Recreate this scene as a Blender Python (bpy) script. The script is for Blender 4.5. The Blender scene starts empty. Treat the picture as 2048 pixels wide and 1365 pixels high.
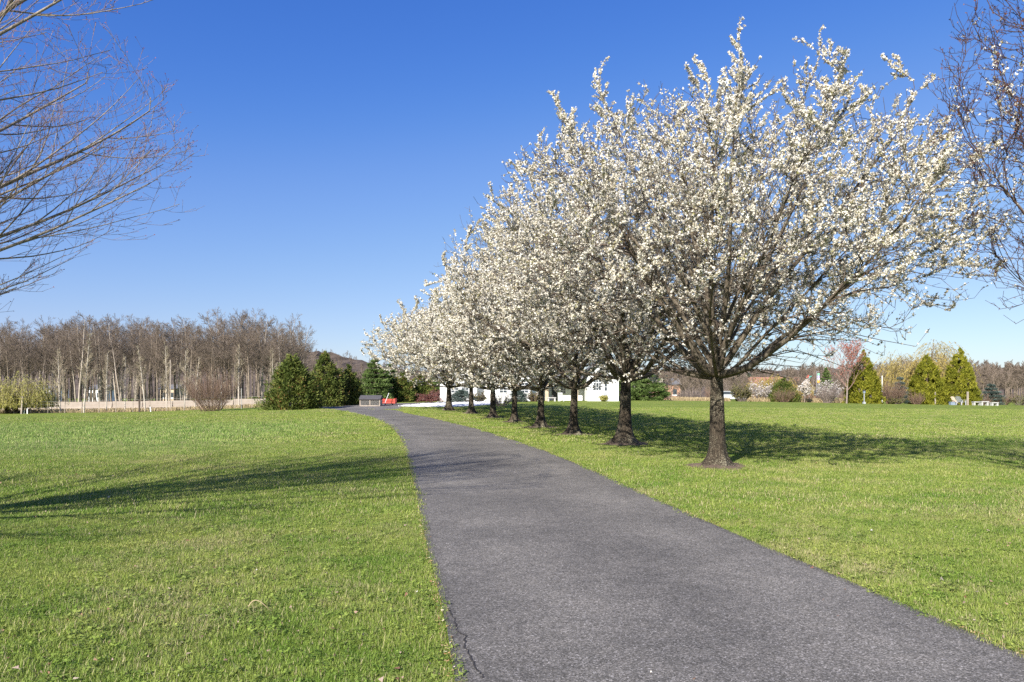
import bpy, math
import numpy as np
from mathutils import Vector

# ------------------------------------------------------------------ camera, sky, sun, exposure
sc = bpy.context.scene
COL = sc.collection
F, CX, HY, EYE = 1365.0, 1024.0, 790.0, 1.6        # photo pixels: focal length, centre, horizon; eye height
cam = bpy.data.cameras.new("camera"); cam_o = bpy.data.objects.new("camera", cam); COL.objects.link(cam_o)
cam.lens = 24.0; cam.sensor_width = 36.0; cam.shift_y = (HY - 682.5) / 2048.0
cam.clip_start = 0.05; cam.clip_end = 6000
cam_o.location = (0, 0, EYE); cam_o.rotation_euler = (math.radians(90), 0, 0)
sc.camera = cam_o

SUN_EL = math.radians(31.0)
SH = np.array([0.47, 0.88]); SH = SH / np.linalg.norm(SH)          # direction shadows fall on the ground
travel = Vector((SH[0] * math.cos(SUN_EL), SH[1] * math.cos(SUN_EL), -math.sin(SUN_EL)))
world = bpy.data.worlds.new("World"); sc.world = world; world.use_nodes = True
wn = world.node_tree.nodes; wl = world.node_tree.links; wn.clear()
sky = wn.new("ShaderNodeTexSky"); sky.sky_type = 'NISHITA'; sky.sun_disc = False
sky.sun_elevation = SUN_EL; sky.sun_rotation = math.atan2(-SH[0], -SH[1])
sky.air_density = 1.0; sky.dust_density = 0.5; sky.ozone_density = 6.0; sky.altitude = 0
bg = wn.new("ShaderNodeBackground"); bg.inputs[1].default_value = 0.0645
wo = wn.new("ShaderNodeOutputWorld")
# the photograph's rendering of the clear sky: deeper blue overhead, pale blue low down
def vscale(k):
    v = wn.new("ShaderNodeVectorMath"); v.operation = 'SCALE'; v.inputs[3].default_value = k; return v
cv = wn.new("ShaderNodeRGBCurve"); cv.mapping.use_clip = False
for ch, pts_ in enumerate((((0, 0), (.107, .064), (.193, .200), (.512, .57), (1, 1)), ((0, 0), (.217, .198), (.378, .39), (.771, .735), (1, .95)), ((0, 0), (.455, .665), (.708, .85), (.917, .935), (1, .98)))):
    cu = cv.mapping.curves[ch]
    for p_ in pts_[1:-1]: cu.points.new(*p_)
    cu.points[-1].location = pts_[-1]
cv.mapping.update()
k0, k1 = vscale(0.143), vscale(1 / 0.143)
wl.new(sky.outputs[0], k0.inputs[0]); wl.new(k0.outputs[0], cv.inputs[1]); wl.new(cv.outputs[0], k1.inputs[0]); wl.new(k1.outputs[0], bg.inputs[0])
wl.new(bg.outputs[0], wo.inputs[0])
sun = bpy.data.lights.new("sun", 'SUN'); sun.energy = 4.2; sun.angle = math.radians(0.55); sun.color = (1.0, 0.95, 0.87)
sun_o = bpy.data.objects.new("sun", sun); COL.objects.link(sun_o)
sun_o.rotation_euler = travel.to_track_quat('-Z', 'Y').to_euler(); sun_o.location = (-30, -40, 40)
sc.view_settings.view_transform = 'Standard'; sc.view_settings.look = 'None'
sc.view_settings.exposure = 1.15; sc.view_settings.gamma = 1.0; sc.view_settings.use_curve_mapping = False
sc.cycles.use_denoising = False; sc.cycles.max_bounces = 6; sc.cycles.diffuse_bounces = 3; sc.cycles.transmission_bounces = 4
sc.cycles.transparent_max_bounces = 4; sc.cycles.caustics_reflective = False; sc.cycles.caustics_refractive = False

# ------------------------------------------------------------------ terrain and pixel helpers
def sstep(a, b, x):
    t = np.clip((np.asarray(x, float) - a) / (b - a), 0, 1); return t * t * (3 - 2 * t)
def H(x, y):
    x = np.asarray(x, float); y = np.asarray(y, float)
    m = 0.92 * np.exp(-((x - 5) ** 2) / (2 * 36.0 ** 2)) * np.exp(-(np.minimum(y - 84, 0) ** 2) / (2 * 24.0 ** 2))
    m = m * (1 - sstep(110, 170, y))
    l = -0.55 * sstep(-12, -42, x) * sstep(25, 62, y)
    return m + l
def hz(x, y): return float(H(x, y))
def gp(px, py):
    """ground point under a photo pixel (ray march on the terrain)"""
    dx, dz = (px - CX) / F, (HY - py) / F
    d = np.arange(2.5, 140, 0.02)
    below = EYE + dz * d <= H(dx * d, d)
    k = int(np.argmax(below)) if below.any() else len(d) - 1
    return dx * d[k], d[k]
def at(px, d):
    """ground point at depth d in the direction of pixel column px"""
    x = (px - CX) * d / F; return (x, d, hz(x, d))
def zof(py, d): return EYE + (HY - py) * d / F

# ------------------------------------------------------------------ object helpers
def tag(o, label=None, cat=None, group=None, kind=None):
    if label: o["label"] = label
    if cat: o["category"] = cat
    if group: o["group"] = group
    if kind: o["kind"] = kind
    return o
def empty(name, loc, rz=0.0, s=1.0):
    o = bpy.data.objects.new(name, None); COL.objects.link(o)
    o.empty_display_size = 0.2; o.location = loc; o.rotation_euler = (0, 0, rz); o.scale = (s, s, s); return o
def mesh_np(name, V, faces, mat, smooth=False, attrs=None):
    """V (n,3); faces: list of int arrays (m,3) or (m,4); attrs: {name: per-vertex floats}"""
    me = bpy.data.meshes.new(name)
    V = np.asarray(V, np.float32)
    me.vertices.add(len(V)); me.vertices.foreach_set("co", V.ravel())
    faces = [np.asarray(f, np.int32) for f in faces if len(f)]
    nl = sum(f.size for f in faces); npoly = sum(len(f) for f in faces)
    me.loops.add(nl); me.polygons.add(npoly)
    me.loops.foreach_set("vertex_index", np.concatenate([f.ravel() for f in faces]))
    st = []; off = 0
    for f in faces:
        st.append(np.arange(len(f)) * f.shape[1] + off); off += f.size
    me.polygons.foreach_set("loop_start", np.concatenate(st).astype(np.int32))
    me.polygons.foreach_set("use_smooth", np.full(npoly, smooth))
    for k, a in (attrs or {}).items():
        at_ = me.attributes.new(k, 'FLOAT', 'POINT'); at_.data.foreach_set("value", np.asarray(a, np.float32))
    me.update(calc_edges=True)
    for m in (mat if isinstance(mat, (list, tuple)) else [mat]): me.materials.append(m)
    return me
def obj(name, me, parent=None, loc=None, rz=None):
    o = bpy.data.objects.new(name, me); COL.objects.link(o)
    if parent: o.parent = parent
    if loc is not None: o.location = loc
    if rz is not None: o.rotation_euler = (0, 0, rz)
    return o
class MB:
    """collects boxes, tubes and lathes into one mesh"""
    def __init__(s): s.V = []; s.T = []; s.Q = []; s.n = 0
    def add(s, V, Q=(), T=()):
        s.V.append(np.asarray(V, float))
        if len(Q): s.Q.append(np.asarray(Q) + s.n)
        if len(T): s.T.append(np.asarray(T) + s.n)
        s.n += len(V); return s
    def box(s, x0, x1, y0, y1, z0, z1):
        V = [(x, y, z) for z in (z0, z1) for y in (y0, y1) for x in (x0, x1)]
        return s.add(V, [(0, 2, 3, 1), (4, 5, 7, 6), (0, 1, 5, 4), (2, 6, 7, 3), (0, 4, 6, 2), (1, 3, 7, 5)])
    def bar(s, a, b, w, t=None, up=(0, 0, 1)):
        a = np.array(a, float); b = np.array(b, float); t = t or w
        d = b - a; d = d / np.linalg.norm(d); u = np.array(up, float)
        if abs(d @ u) > .98: u = np.array((1.0, 0, 0))
        r = np.cross(d, u); r /= np.linalg.norm(r); u = np.cross(r, d)
        V = [p + sx * r * w / 2 + sz * u * t / 2 for p in (a, b) for sz in (-1, 1) for sx in (-1, 1)]
        return s.add(V, [(0, 1, 3, 2), (4, 6, 7, 5), (0, 4, 5, 1), (2, 3, 7, 6), (0, 2, 6, 4), (1, 5, 7, 3)])
    def prism(s, poly, y0, y1):
        """poly in x,z extruded along y"""
        n = len(poly); V = [(x, y0, z) for x, z in poly] + [(x, y1, z) for x, z in poly]
        Q = [(i, (i + 1) % n, n + (i + 1) % n, n + i) for i in range(n)]
        T = [(0, i + 1, i) for i in range(1, n - 1)] + [(n, n + i, n + i + 1) for i in range(1, n - 1)]
        return s.add(V, Q, T)
    def lathe(s, prof, n=10, c=(0, 0, 0)):
        V = [(c[0] + r * math.cos(2 * math.pi * k / n), c[1] + r * math.sin(2 * math.pi * k / n), c[2] + z) for r, z in prof for k in range(n)]
        Q = [(i * n + k, i * n + (k + 1) % n, (i + 1) * n + (k + 1) % n, (i + 1) * n + k) for i in range(len(prof) - 1) for k in range(n)]
        return s.add(V, Q)
    def build(s, name, mat, parent=None, smooth=False):
        V = np.concatenate(s.V); fs = []
        if s.Q: fs.append(np.concatenate(s.Q))
        if s.T: fs.append(np.concatenate(s.T))
        return obj(name, mesh_np(name, V, fs, mat, smooth), parent)

# ------------------------------------------------------------------ materials
def nodes(m):
    m.use_nodes = True; nt = m.node_tree; nt.nodes.clear(); return nt, nt.nodes, nt.links
def ramp(N, stops):
    r = N.new("ShaderNodeValToRGB"); e = r.color_ramp.elements
    while len(e) < len(stops): e.new(0.5)
    for i, (p, c) in enumerate(stops): e[i].position = p; e[i].color = (*c, 1)
    return r
def noise(N, L, scale, detail=4, rough=0.6, vec=None):
    n = N.new("ShaderNodeTexNoise"); n.inputs["Scale"].default_value = scale
    n.inputs["Detail"].default_value = detail; n.inputs["Roughness"].default_value = rough
    if vec is not None: L.new(vec, n.inputs["Vector"])
    return n
def mixc(N, L, fac, a, b, mode='MIX'):
    m = N.new("ShaderNodeMix"); m.data_type = 'RGBA'; m.blend_type = mode
    for s, v in ((0, fac), (6, a), (7, b)):
        if hasattr(v, "links"): L.new(v, m.inputs[s])
        elif isinstance(v, (int, float)): m.inputs[s].default_value = v
        else: m.inputs[s].default_value = (*v, 1)
    return m.outputs[2]
def math_n(N, L, op, a, b=None, c=None):
    m = N.new("ShaderNodeMath"); m.operation = op
    for i, v in enumerate((a, b, c)):
        if v is None: continue
        if hasattr(v, "links"): L.new(v, m.inputs[i])
        else: m.inputs[i].default_value = v
    return m.outputs[0]
def surf(name, c1, c2, scale=6.0, rough=0.8, bump=0.0, bscale=None, spec=0.3, metal=0.0, c3=None):
    m = bpy.data.materials.new(name); nt, N, L = nodes(m)
    tc = N.new("ShaderNodeTexCoord"); n = noise(N, L, scale, 5, 0.65, tc.outputs["Object"])
    st = [(0.3, c1), (0.68, c2)] if c3 is None else [(0.28, c1), (0.52, c2), (0.72, c3)]
    r = ramp(N, st); L.new(n.outputs[0], r.inputs[0])
    b = N.new("ShaderNodeBsdfPrincipled"); L.new(r.outputs[0], b.inputs["Base Color"])
    b.inputs["Roughness"].default_value = rough; b.inputs["Metallic"].default_value = metal
    b.inputs["Specular IOR Level"].default_value = spec
    if bump:
        n2 = noise(N, L, bscale or scale * 4, 6, 0.7, tc.outputs["Object"])
        bp = N.new("ShaderNodeBump"); bp.inputs["Strength"].default_value = bump; bp.inputs["Distance"].default_value = 0.02
        L.new(n2.outputs[0], bp.inputs["Height"]); L.new(bp.outputs[0], b.inputs["Normal"])
    o = N.new("ShaderNodeOutputMaterial"); L.new(b.outputs[0], o.inputs[0]); return m
def leafy(name, stops, trans=0.3, rough=0.7, spec=0.15):
    """leaf or petal: colour from the per-leaf attribute tint, some light passes through"""
    m = bpy.data.materials.new(name); nt, N, L = nodes(m)
    a = N.new("ShaderNodeAttribute"); a.attribute_name = "tint"
    r = ramp(N, stops); L.new(a.outputs["Fac"], r.inputs[0])
    b = N.new("ShaderNodeBsdfPrincipled"); L.new(r.outputs[0], b.inputs["Base Color"])
    b.inputs["Roughness"].default_value = rough; b.inputs["Specular IOR Level"].default_value = spec
    t = N.new("ShaderNodeBsdfTranslucent"); L.new(r.outputs[0], t.inputs[0])
    mx = N.new("ShaderNodeMixShader"); mx.inputs[0].default_value = trans
    L.new(b.outputs[0], mx.inputs[1]); L.new(t.outputs[0], mx.inputs[2])
    o = N.new("ShaderNodeOutputMaterial"); L.new(mx.outputs[0], o.inputs[0]); return m
def bark(name, dark, mid, pale, lichen=None, scale=7.0, cover=0.62):
    m = bpy.data.materials.new(name); nt, N, L = nodes(m)
    tc = N.new("ShaderNodeTexCoord")
    mp = N.new("ShaderNodeMapping"); mp.inputs["Scale"].default_value = (1, 1, 0.35); L.new(tc.outputs["Object"], mp.inputs[0])
    n = noise(N, L, scale * 3, 7, 0.75, mp.outputs[0])
    r = ramp(N, [(0.32, dark), (0.5, mid), (0.72, pale)]); L.new(n.outputs[0], r.inputs[0])
    col = r.outputs[0]
    if lichen:
        n2 = noise(N, L, scale * 5.5, 5, 0.7, tc.outputs["Object"]); n3 = noise(N, L, 1.6, 2, 0.5, tc.outputs["Object"])
        s = math_n(N, L, 'ADD', n2.outputs[0], math_n(N, L, 'MULTIPLY', math_n(N, L, 'SUBTRACT', n3.outputs[0], 0.5), 0.35))
        f = ramp(N, [(cover - 0.03, (0, 0, 0)), (cover + 0.04, (1, 1, 1))]); L.new(s, f.inputs[0])
        col = mixc(N, L, f.outputs[0], col, lichen)
    b = N.new("ShaderNodeBsdfPrincipled"); L.new(col, b.inputs["Base Color"]); b.inputs["Roughness"].default_value = 0.9
    b.inputs["Specular IOR Level"].default_value = 0.2
    v = N.new("ShaderNodeTexVoronoi"); v.inputs["Scale"].default_value = scale * 2.6; v.feature = 'DISTANCE_TO_EDGE'; L.new(mp.outputs[0], v.inputs[0])
    hh = math_n(N, L, 'ADD', math_n(N, L, 'MINIMUM', v.outputs[0], 0.25), n.outputs[0])
    bp = N.new("ShaderNodeBump"); bp.inputs["Strength"].default_value = 0.9; bp.inputs["Distance"].default_value = 0.03
    L.new(hh, bp.inputs["Height"]); L.new(bp.outputs[0], b.inputs["Normal"])
    o = N.new("ShaderNodeOutputMaterial"); L.new(b.outputs[0], o.inputs[0]); return m

def lawn_group():
    """colour of the lawn at a world position: green, yellow-green and straw patches, mowing lanes"""
    g = bpy.data.node_groups.new("lawn_colour", 'ShaderNodeTree')
    g.interface.new_socket("Color", in_out='OUTPUT', socket_type='NodeSocketColor')
    g.interface.new_socket("Dry", in_out='OUTPUT', socket_type='NodeSocketFloat')
    N, L = g.nodes, g.links
    go = N.new("NodeGroupOutput"); ge = N.new("ShaderNodeNewGeometry")
    sp = N.new("ShaderNodeSeparateXYZ"); L.new(ge.outputs["Position"], sp.inputs[0])
    mp = N.new("ShaderNodeMapping"); mp.inputs["Scale"].default_value = (1, 1, 0); L.new(ge.outputs["Position"], mp.inputs[0])
    n1 = noise(N, L, 0.16, 4, 0.6, mp.outputs[0]); n2 = noise(N, L, 1.1, 5, 0.62, mp.outputs[0]); n3 = noise(N, L, 0.5, 5, 0.7, mp.outputs[0])
    r1 = ramp(N, [(0.34, (0.152, 0.254, 0.034)), (0.5, (0.222, 0.308, 0.048)), (0.68, (0.310, 0.352, 0.085))]); L.new(n1.outputs[0], r1.inputs[0])
    r2 = ramp(N, [(0.36, (0.120, 0.215, 0.032)), (0.6, (0.345, 0.375, 0.100))]); L.new(n2.outputs[0], r2.inputs[0])
    c = mixc(N, L, 0.5, r1.outputs[0], r2.outputs[0])
    # rougher blue-green hay grass on the left field
    lx = N.new("ShaderNodeMapRange"); lx.interpolation_type = 'SMOOTHSTEP'
    L.new(sp.outputs[0], lx.inputs[0])
    for i, v in ((1, -5.5), (2, -11.0), (3, 0.0), (4, 1.0)): lx.inputs[i].default_value = v
    ly = N.new("ShaderNodeMapRange"); ly.interpolation_type = 'SMOOTHSTEP'
    L.new(sp.outputs[1], ly.inputs[0])
    for i, v in ((1, 15.0), (2, 21.0), (3, 0.0), (4, 1.0)): ly.inputs[i].default_value = v
    ly2 = N.new("ShaderNodeMapRange"); ly2.interpolation_type = 'SMOOTHSTEP'
    L.new(sp.outputs[1], ly2.inputs[0])
    for i, v in ((1, 44.0), (2, 30.0), (3, 0.0), (4, 1.0)): ly2.inputs[i].default_value = v
    hay = math_n(N, L, 'MULTIPLY', math_n(N, L, 'MULTIPLY', lx.outputs[0], ly.outputs[0]), ly2.outputs[0])
    rh = ramp(N, [(0.38, (0.15, 0.26, 0.065)), (0.62, (0.30, 0.38, 0.13))]); L.new(n2.outputs[0], rh.inputs[0])
    c = mixc(N, L, math_n(N, L, 'MULTIPLY', hay, 0.6), c, rh.outputs[0])
    # mowing lanes
    w = N.new("ShaderNodeTexWave"); w.wave_type = 'BANDS'; w.bands_direction = 'Y'; w.inputs["Scale"].default_value = 0.21
    w.inputs["Distortion"].default_value = 1.2; w.inputs["Detail"].default_value = 1.5; w.inputs["Detail Scale"].default_value = 0.25
    mr = N.new("ShaderNodeMapping"); mr.inputs["Rotation"].default_value = (0, 0, math.radians(12)); L.new(ge.outputs["Position"], mr.inputs[0]); L.new(mr.outputs[0], w.inputs[0])
    fy = N.new("ShaderNodeMapRange"); L.new(sp.outputs[1], fy.inputs[0])
    for i, v in ((1, 16.0), (2, 36.0), (3, 0.0), (4, 0.62)): fy.inputs[i].default_value = v
    lane = mixc(N, L, w.outputs[0], (0.80, 0.88, 0.75), (1.16, 1.08, 1.05))
    c = mixc(N, L, fy.outputs[0], c, mixc(N, L, 1.0, c, lane, 'MULTIPLY'))
    dr = ramp(N, [(0.50, (0, 0, 0)), (0.66, (1, 1, 1))]); L.new(n3.outputs[0], dr.inputs[0])
    dry = math_n(N, L, 'MULTIPLY', dr.outputs[0], math_n(N, L, 'SUBTRACT', 1.0, hay))
    c = mixc(N, L, math_n(N, L, 'MULTIPLY', dry, 0.38), c, (0.40, 0.36, 0.15))
    L.new(c, go.inputs[0]); L.new(dry, go.inputs[1]); return g
LAWN = lawn_group()
def lawn_mat():
    m = bpy.data.materials.new("lawn"); nt, N, L = nodes(m)
    g = N.new("ShaderNodeGroup"); g.node_tree = LAWN
    ge = N.new("ShaderNodeNewGeometry")
    n = noise(N, L, 34.0, 5, 0.75, ge.outputs["Position"]); n2 = noise(N, L, 6.0, 4, 0.7, ge.outputs["Position"])
    r = ramp(N, [(0.32, (0.42, 0.44, 0.36)), (0.5, (0.8, 0.82, 0.7)), (0.7, (1.12, 1.1, 1.05))]); L.new(n.outputs[0], r.inputs[0])
    c = mixc(N, L, 1.0, g.outputs[0], r.outputs[0], 'MULTIPLY')
    r2 = ramp(N, [(0.35, (0.78, 0.82, 0.75)), (0.65, (1.1, 1.08, 1.1))]); L.new(n2.outputs[0], r2.inputs[0])
    c = mixc(N, L, 1.0, c, r2.outputs[0], 'MULTIPLY')
    c = mixc(N, L, 0.12, c, (0.24, 0.20, 0.09))                     # thatch between the blades
    b = N.new("ShaderNodeBsdfPrincipled"); L.new(c, b.inputs["Base Color"]); b.inputs["Roughness"].default_value = 0.95; b.inputs["Specular IOR Level"].default_value = 0.05
    bp = N.new("ShaderNodeBump"); bp.inputs["Strength"].default_value = 0.8; bp.inputs["Distance"].default_value = 0.05
    L.new(n.outputs[0], bp.inputs["Height"]); L.new(bp.outputs[0], b.inputs["Normal"])
    o = N.new("ShaderNodeOutputMaterial"); L.new(b.outputs[0], o.inputs[0]); return m
def blade_mat():
    m = bpy.data.materials.new("grass_blade"); nt, N, L = nodes(m)
    g = N.new("ShaderNodeGroup"); g.node_tree = LAWN
    a = N.new("ShaderNodeAttribute"); a.attribute_name = "tint"
    r = ramp(N, [(0.0, (0.50, 0.62, 0.55)), (0.4, (0.95, 0.98, 0.95)), (0.8, (1.40, 1.32, 1.35))])
    L.new(a.outputs["Fac"], r.inputs[0])
    c = mixc(N, L, 1.0, g.outputs[0], r.outputs[0], 'MULTIPLY')
    th = math_n(N, L, 'SUBTRACT', 0.90, math_n(N, L, 'MULTIPLY', g.outputs[1], 0.22))      # more straw where the turf is dry
    st = math_n(N, L, 'GREATER_THAN', a.outputs["Fac"], th)
    c = mixc(N, L, math_n(N, L, 'MULTIPLY', st, 0.85), c, (0.50, 0.42, 0.25))
    b = N.new("ShaderNodeBsdfPrincipled"); L.new(c, b.inputs["Base Color"]); b.inputs["Roughness"].default_value = 0.55; b.inputs["Specular IOR Level"].default_value = 0.2
    t = N.new("ShaderNodeBsdfTranslucent"); L.new(c, t.inputs[0])
    mx = N.new("ShaderNodeMixShader"); mx.inputs[0].default_value = 0.3
    L.new(b.outputs[0], mx.inputs[1]); L.new(t.outputs[0], mx.inputs[2])
    o = N.new("ShaderNodeOutputMaterial"); L.new(mx.outputs[0], o.inputs[0]); return m
def asphalt_mat():
    m = bpy.data.materials.new("asphalt"); nt, N, L = nodes(m)
    ge = N.new("ShaderNodeNewGeometry"); P = ge.outputs["Position"]
    v = N.new("ShaderNodeTexVoronoi"); v.inputs["Scale"].default_value = 120.0; L.new(P, v.inputs[0])
    vs = N.new("ShaderNodeSeparateColor"); L.new(v.outputs["Color"], vs.inputs[0])
    r = ramp(N, [(0.0, (0.078, 0.073, 0.062)), (0.45, (0.143, 0.134, 0.116)), (0.8, (0.214, 0.201, 0.178)), (0.95, (0.29, 0.27, 0.245)), (1.0, (0.42, 0.40, 0.37))]); L.new(vs.outputs[0], r.inputs[0])
    n1 = noise(N, L, 0.55, 5, 0.6, P); n2 = noise(N, L, 7.0, 5, 0.7, P); n3 = noise(N, L, 42.0, 3, 0.7, P)
    r1 = ramp(N, [(0.34, (0.74, 0.735, 0.75)), (0.62, (1.12, 1.10, 1.10))]); L.new(n1.outputs[0], r1.inputs[0])
    r2 = ramp(N, [(0.36, (0.86, 0.86, 0.87)), (0.64, (1.1, 1.09, 1.09))]); L.new(n2.outputs[0], r2.inputs[0])
    r3 = ramp(N, [(0.36, (0.80, 0.80, 0.80)), (0.64, (1.16, 1.16, 1.16))]); L.new(n3.outputs[0], r3.inputs[0])
    c = r.outputs[0]
    for q in (r1, r2, r3): c = mixc(N, L, 1.0, c, q.outputs[0], 'MULTIPLY')
    ea = N.new("ShaderNodeAttribute"); ea.attribute_name = "edge"          # tar-rich margin of the paving
    er = ramp(N, [(0.0, (0.62, 0.62, 0.64)), (0.13, (0.98, 0.98, 0.98)), (1.0, (1, 1, 1))]); L.new(math_n(N, L, 'ADD', ea.outputs["Fac"], math_n(N, L, 'MULTIPLY', math_n(N, L, 'SUBTRACT', n2.outputs[0], 0.5), 0.12)), er.inputs[0])
    c = mixc(N, L, 1.0, c, er.outputs[0], 'MULTIPLY')
    wr = ramp(N, [(0.0, (1, 1, 1)), (0.14, (0.97, 0.97, 0.97)), (0.24, (1.07, 1.07, 1.065)), (0.34, (1.0, 1.0, 1.0)), (0.46, (0.94, 0.94, 0.945))]); L.new(math_n(N, L, 'ADD', math_n(N, L, 'MULTIPLY', ea.outputs["Fac"], 0.28), math_n(N, L, 'MULTIPLY', math_n(N, L, 'SUBTRACT', n1.outputs[0], 0.5), 0.15)), wr.inputs[0])
    c = mixc(N, L, 1.0, c, wr.outputs[0], 'MULTIPLY')
    b = N.new("ShaderNodeBsdfPrincipled"); L.new(c, b.inputs["Base Color"]); b.inputs["Roughness"].default_value = 0.82; b.inputs["Specular IOR Level"].default_value = 0.25
    bp = N.new("ShaderNodeBump"); bp.inputs["Strength"].default_value = 0.55; bp.inputs["Distance"].default_value = 0.006
    L.new(v.outputs["Distance"], bp.inputs["Height"]); L.new(bp.outputs[0], b.inputs["Normal"])
    o = N.new("ShaderNodeOutputMaterial"); L.new(b.outputs[0], o.inputs[0]); return m

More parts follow.
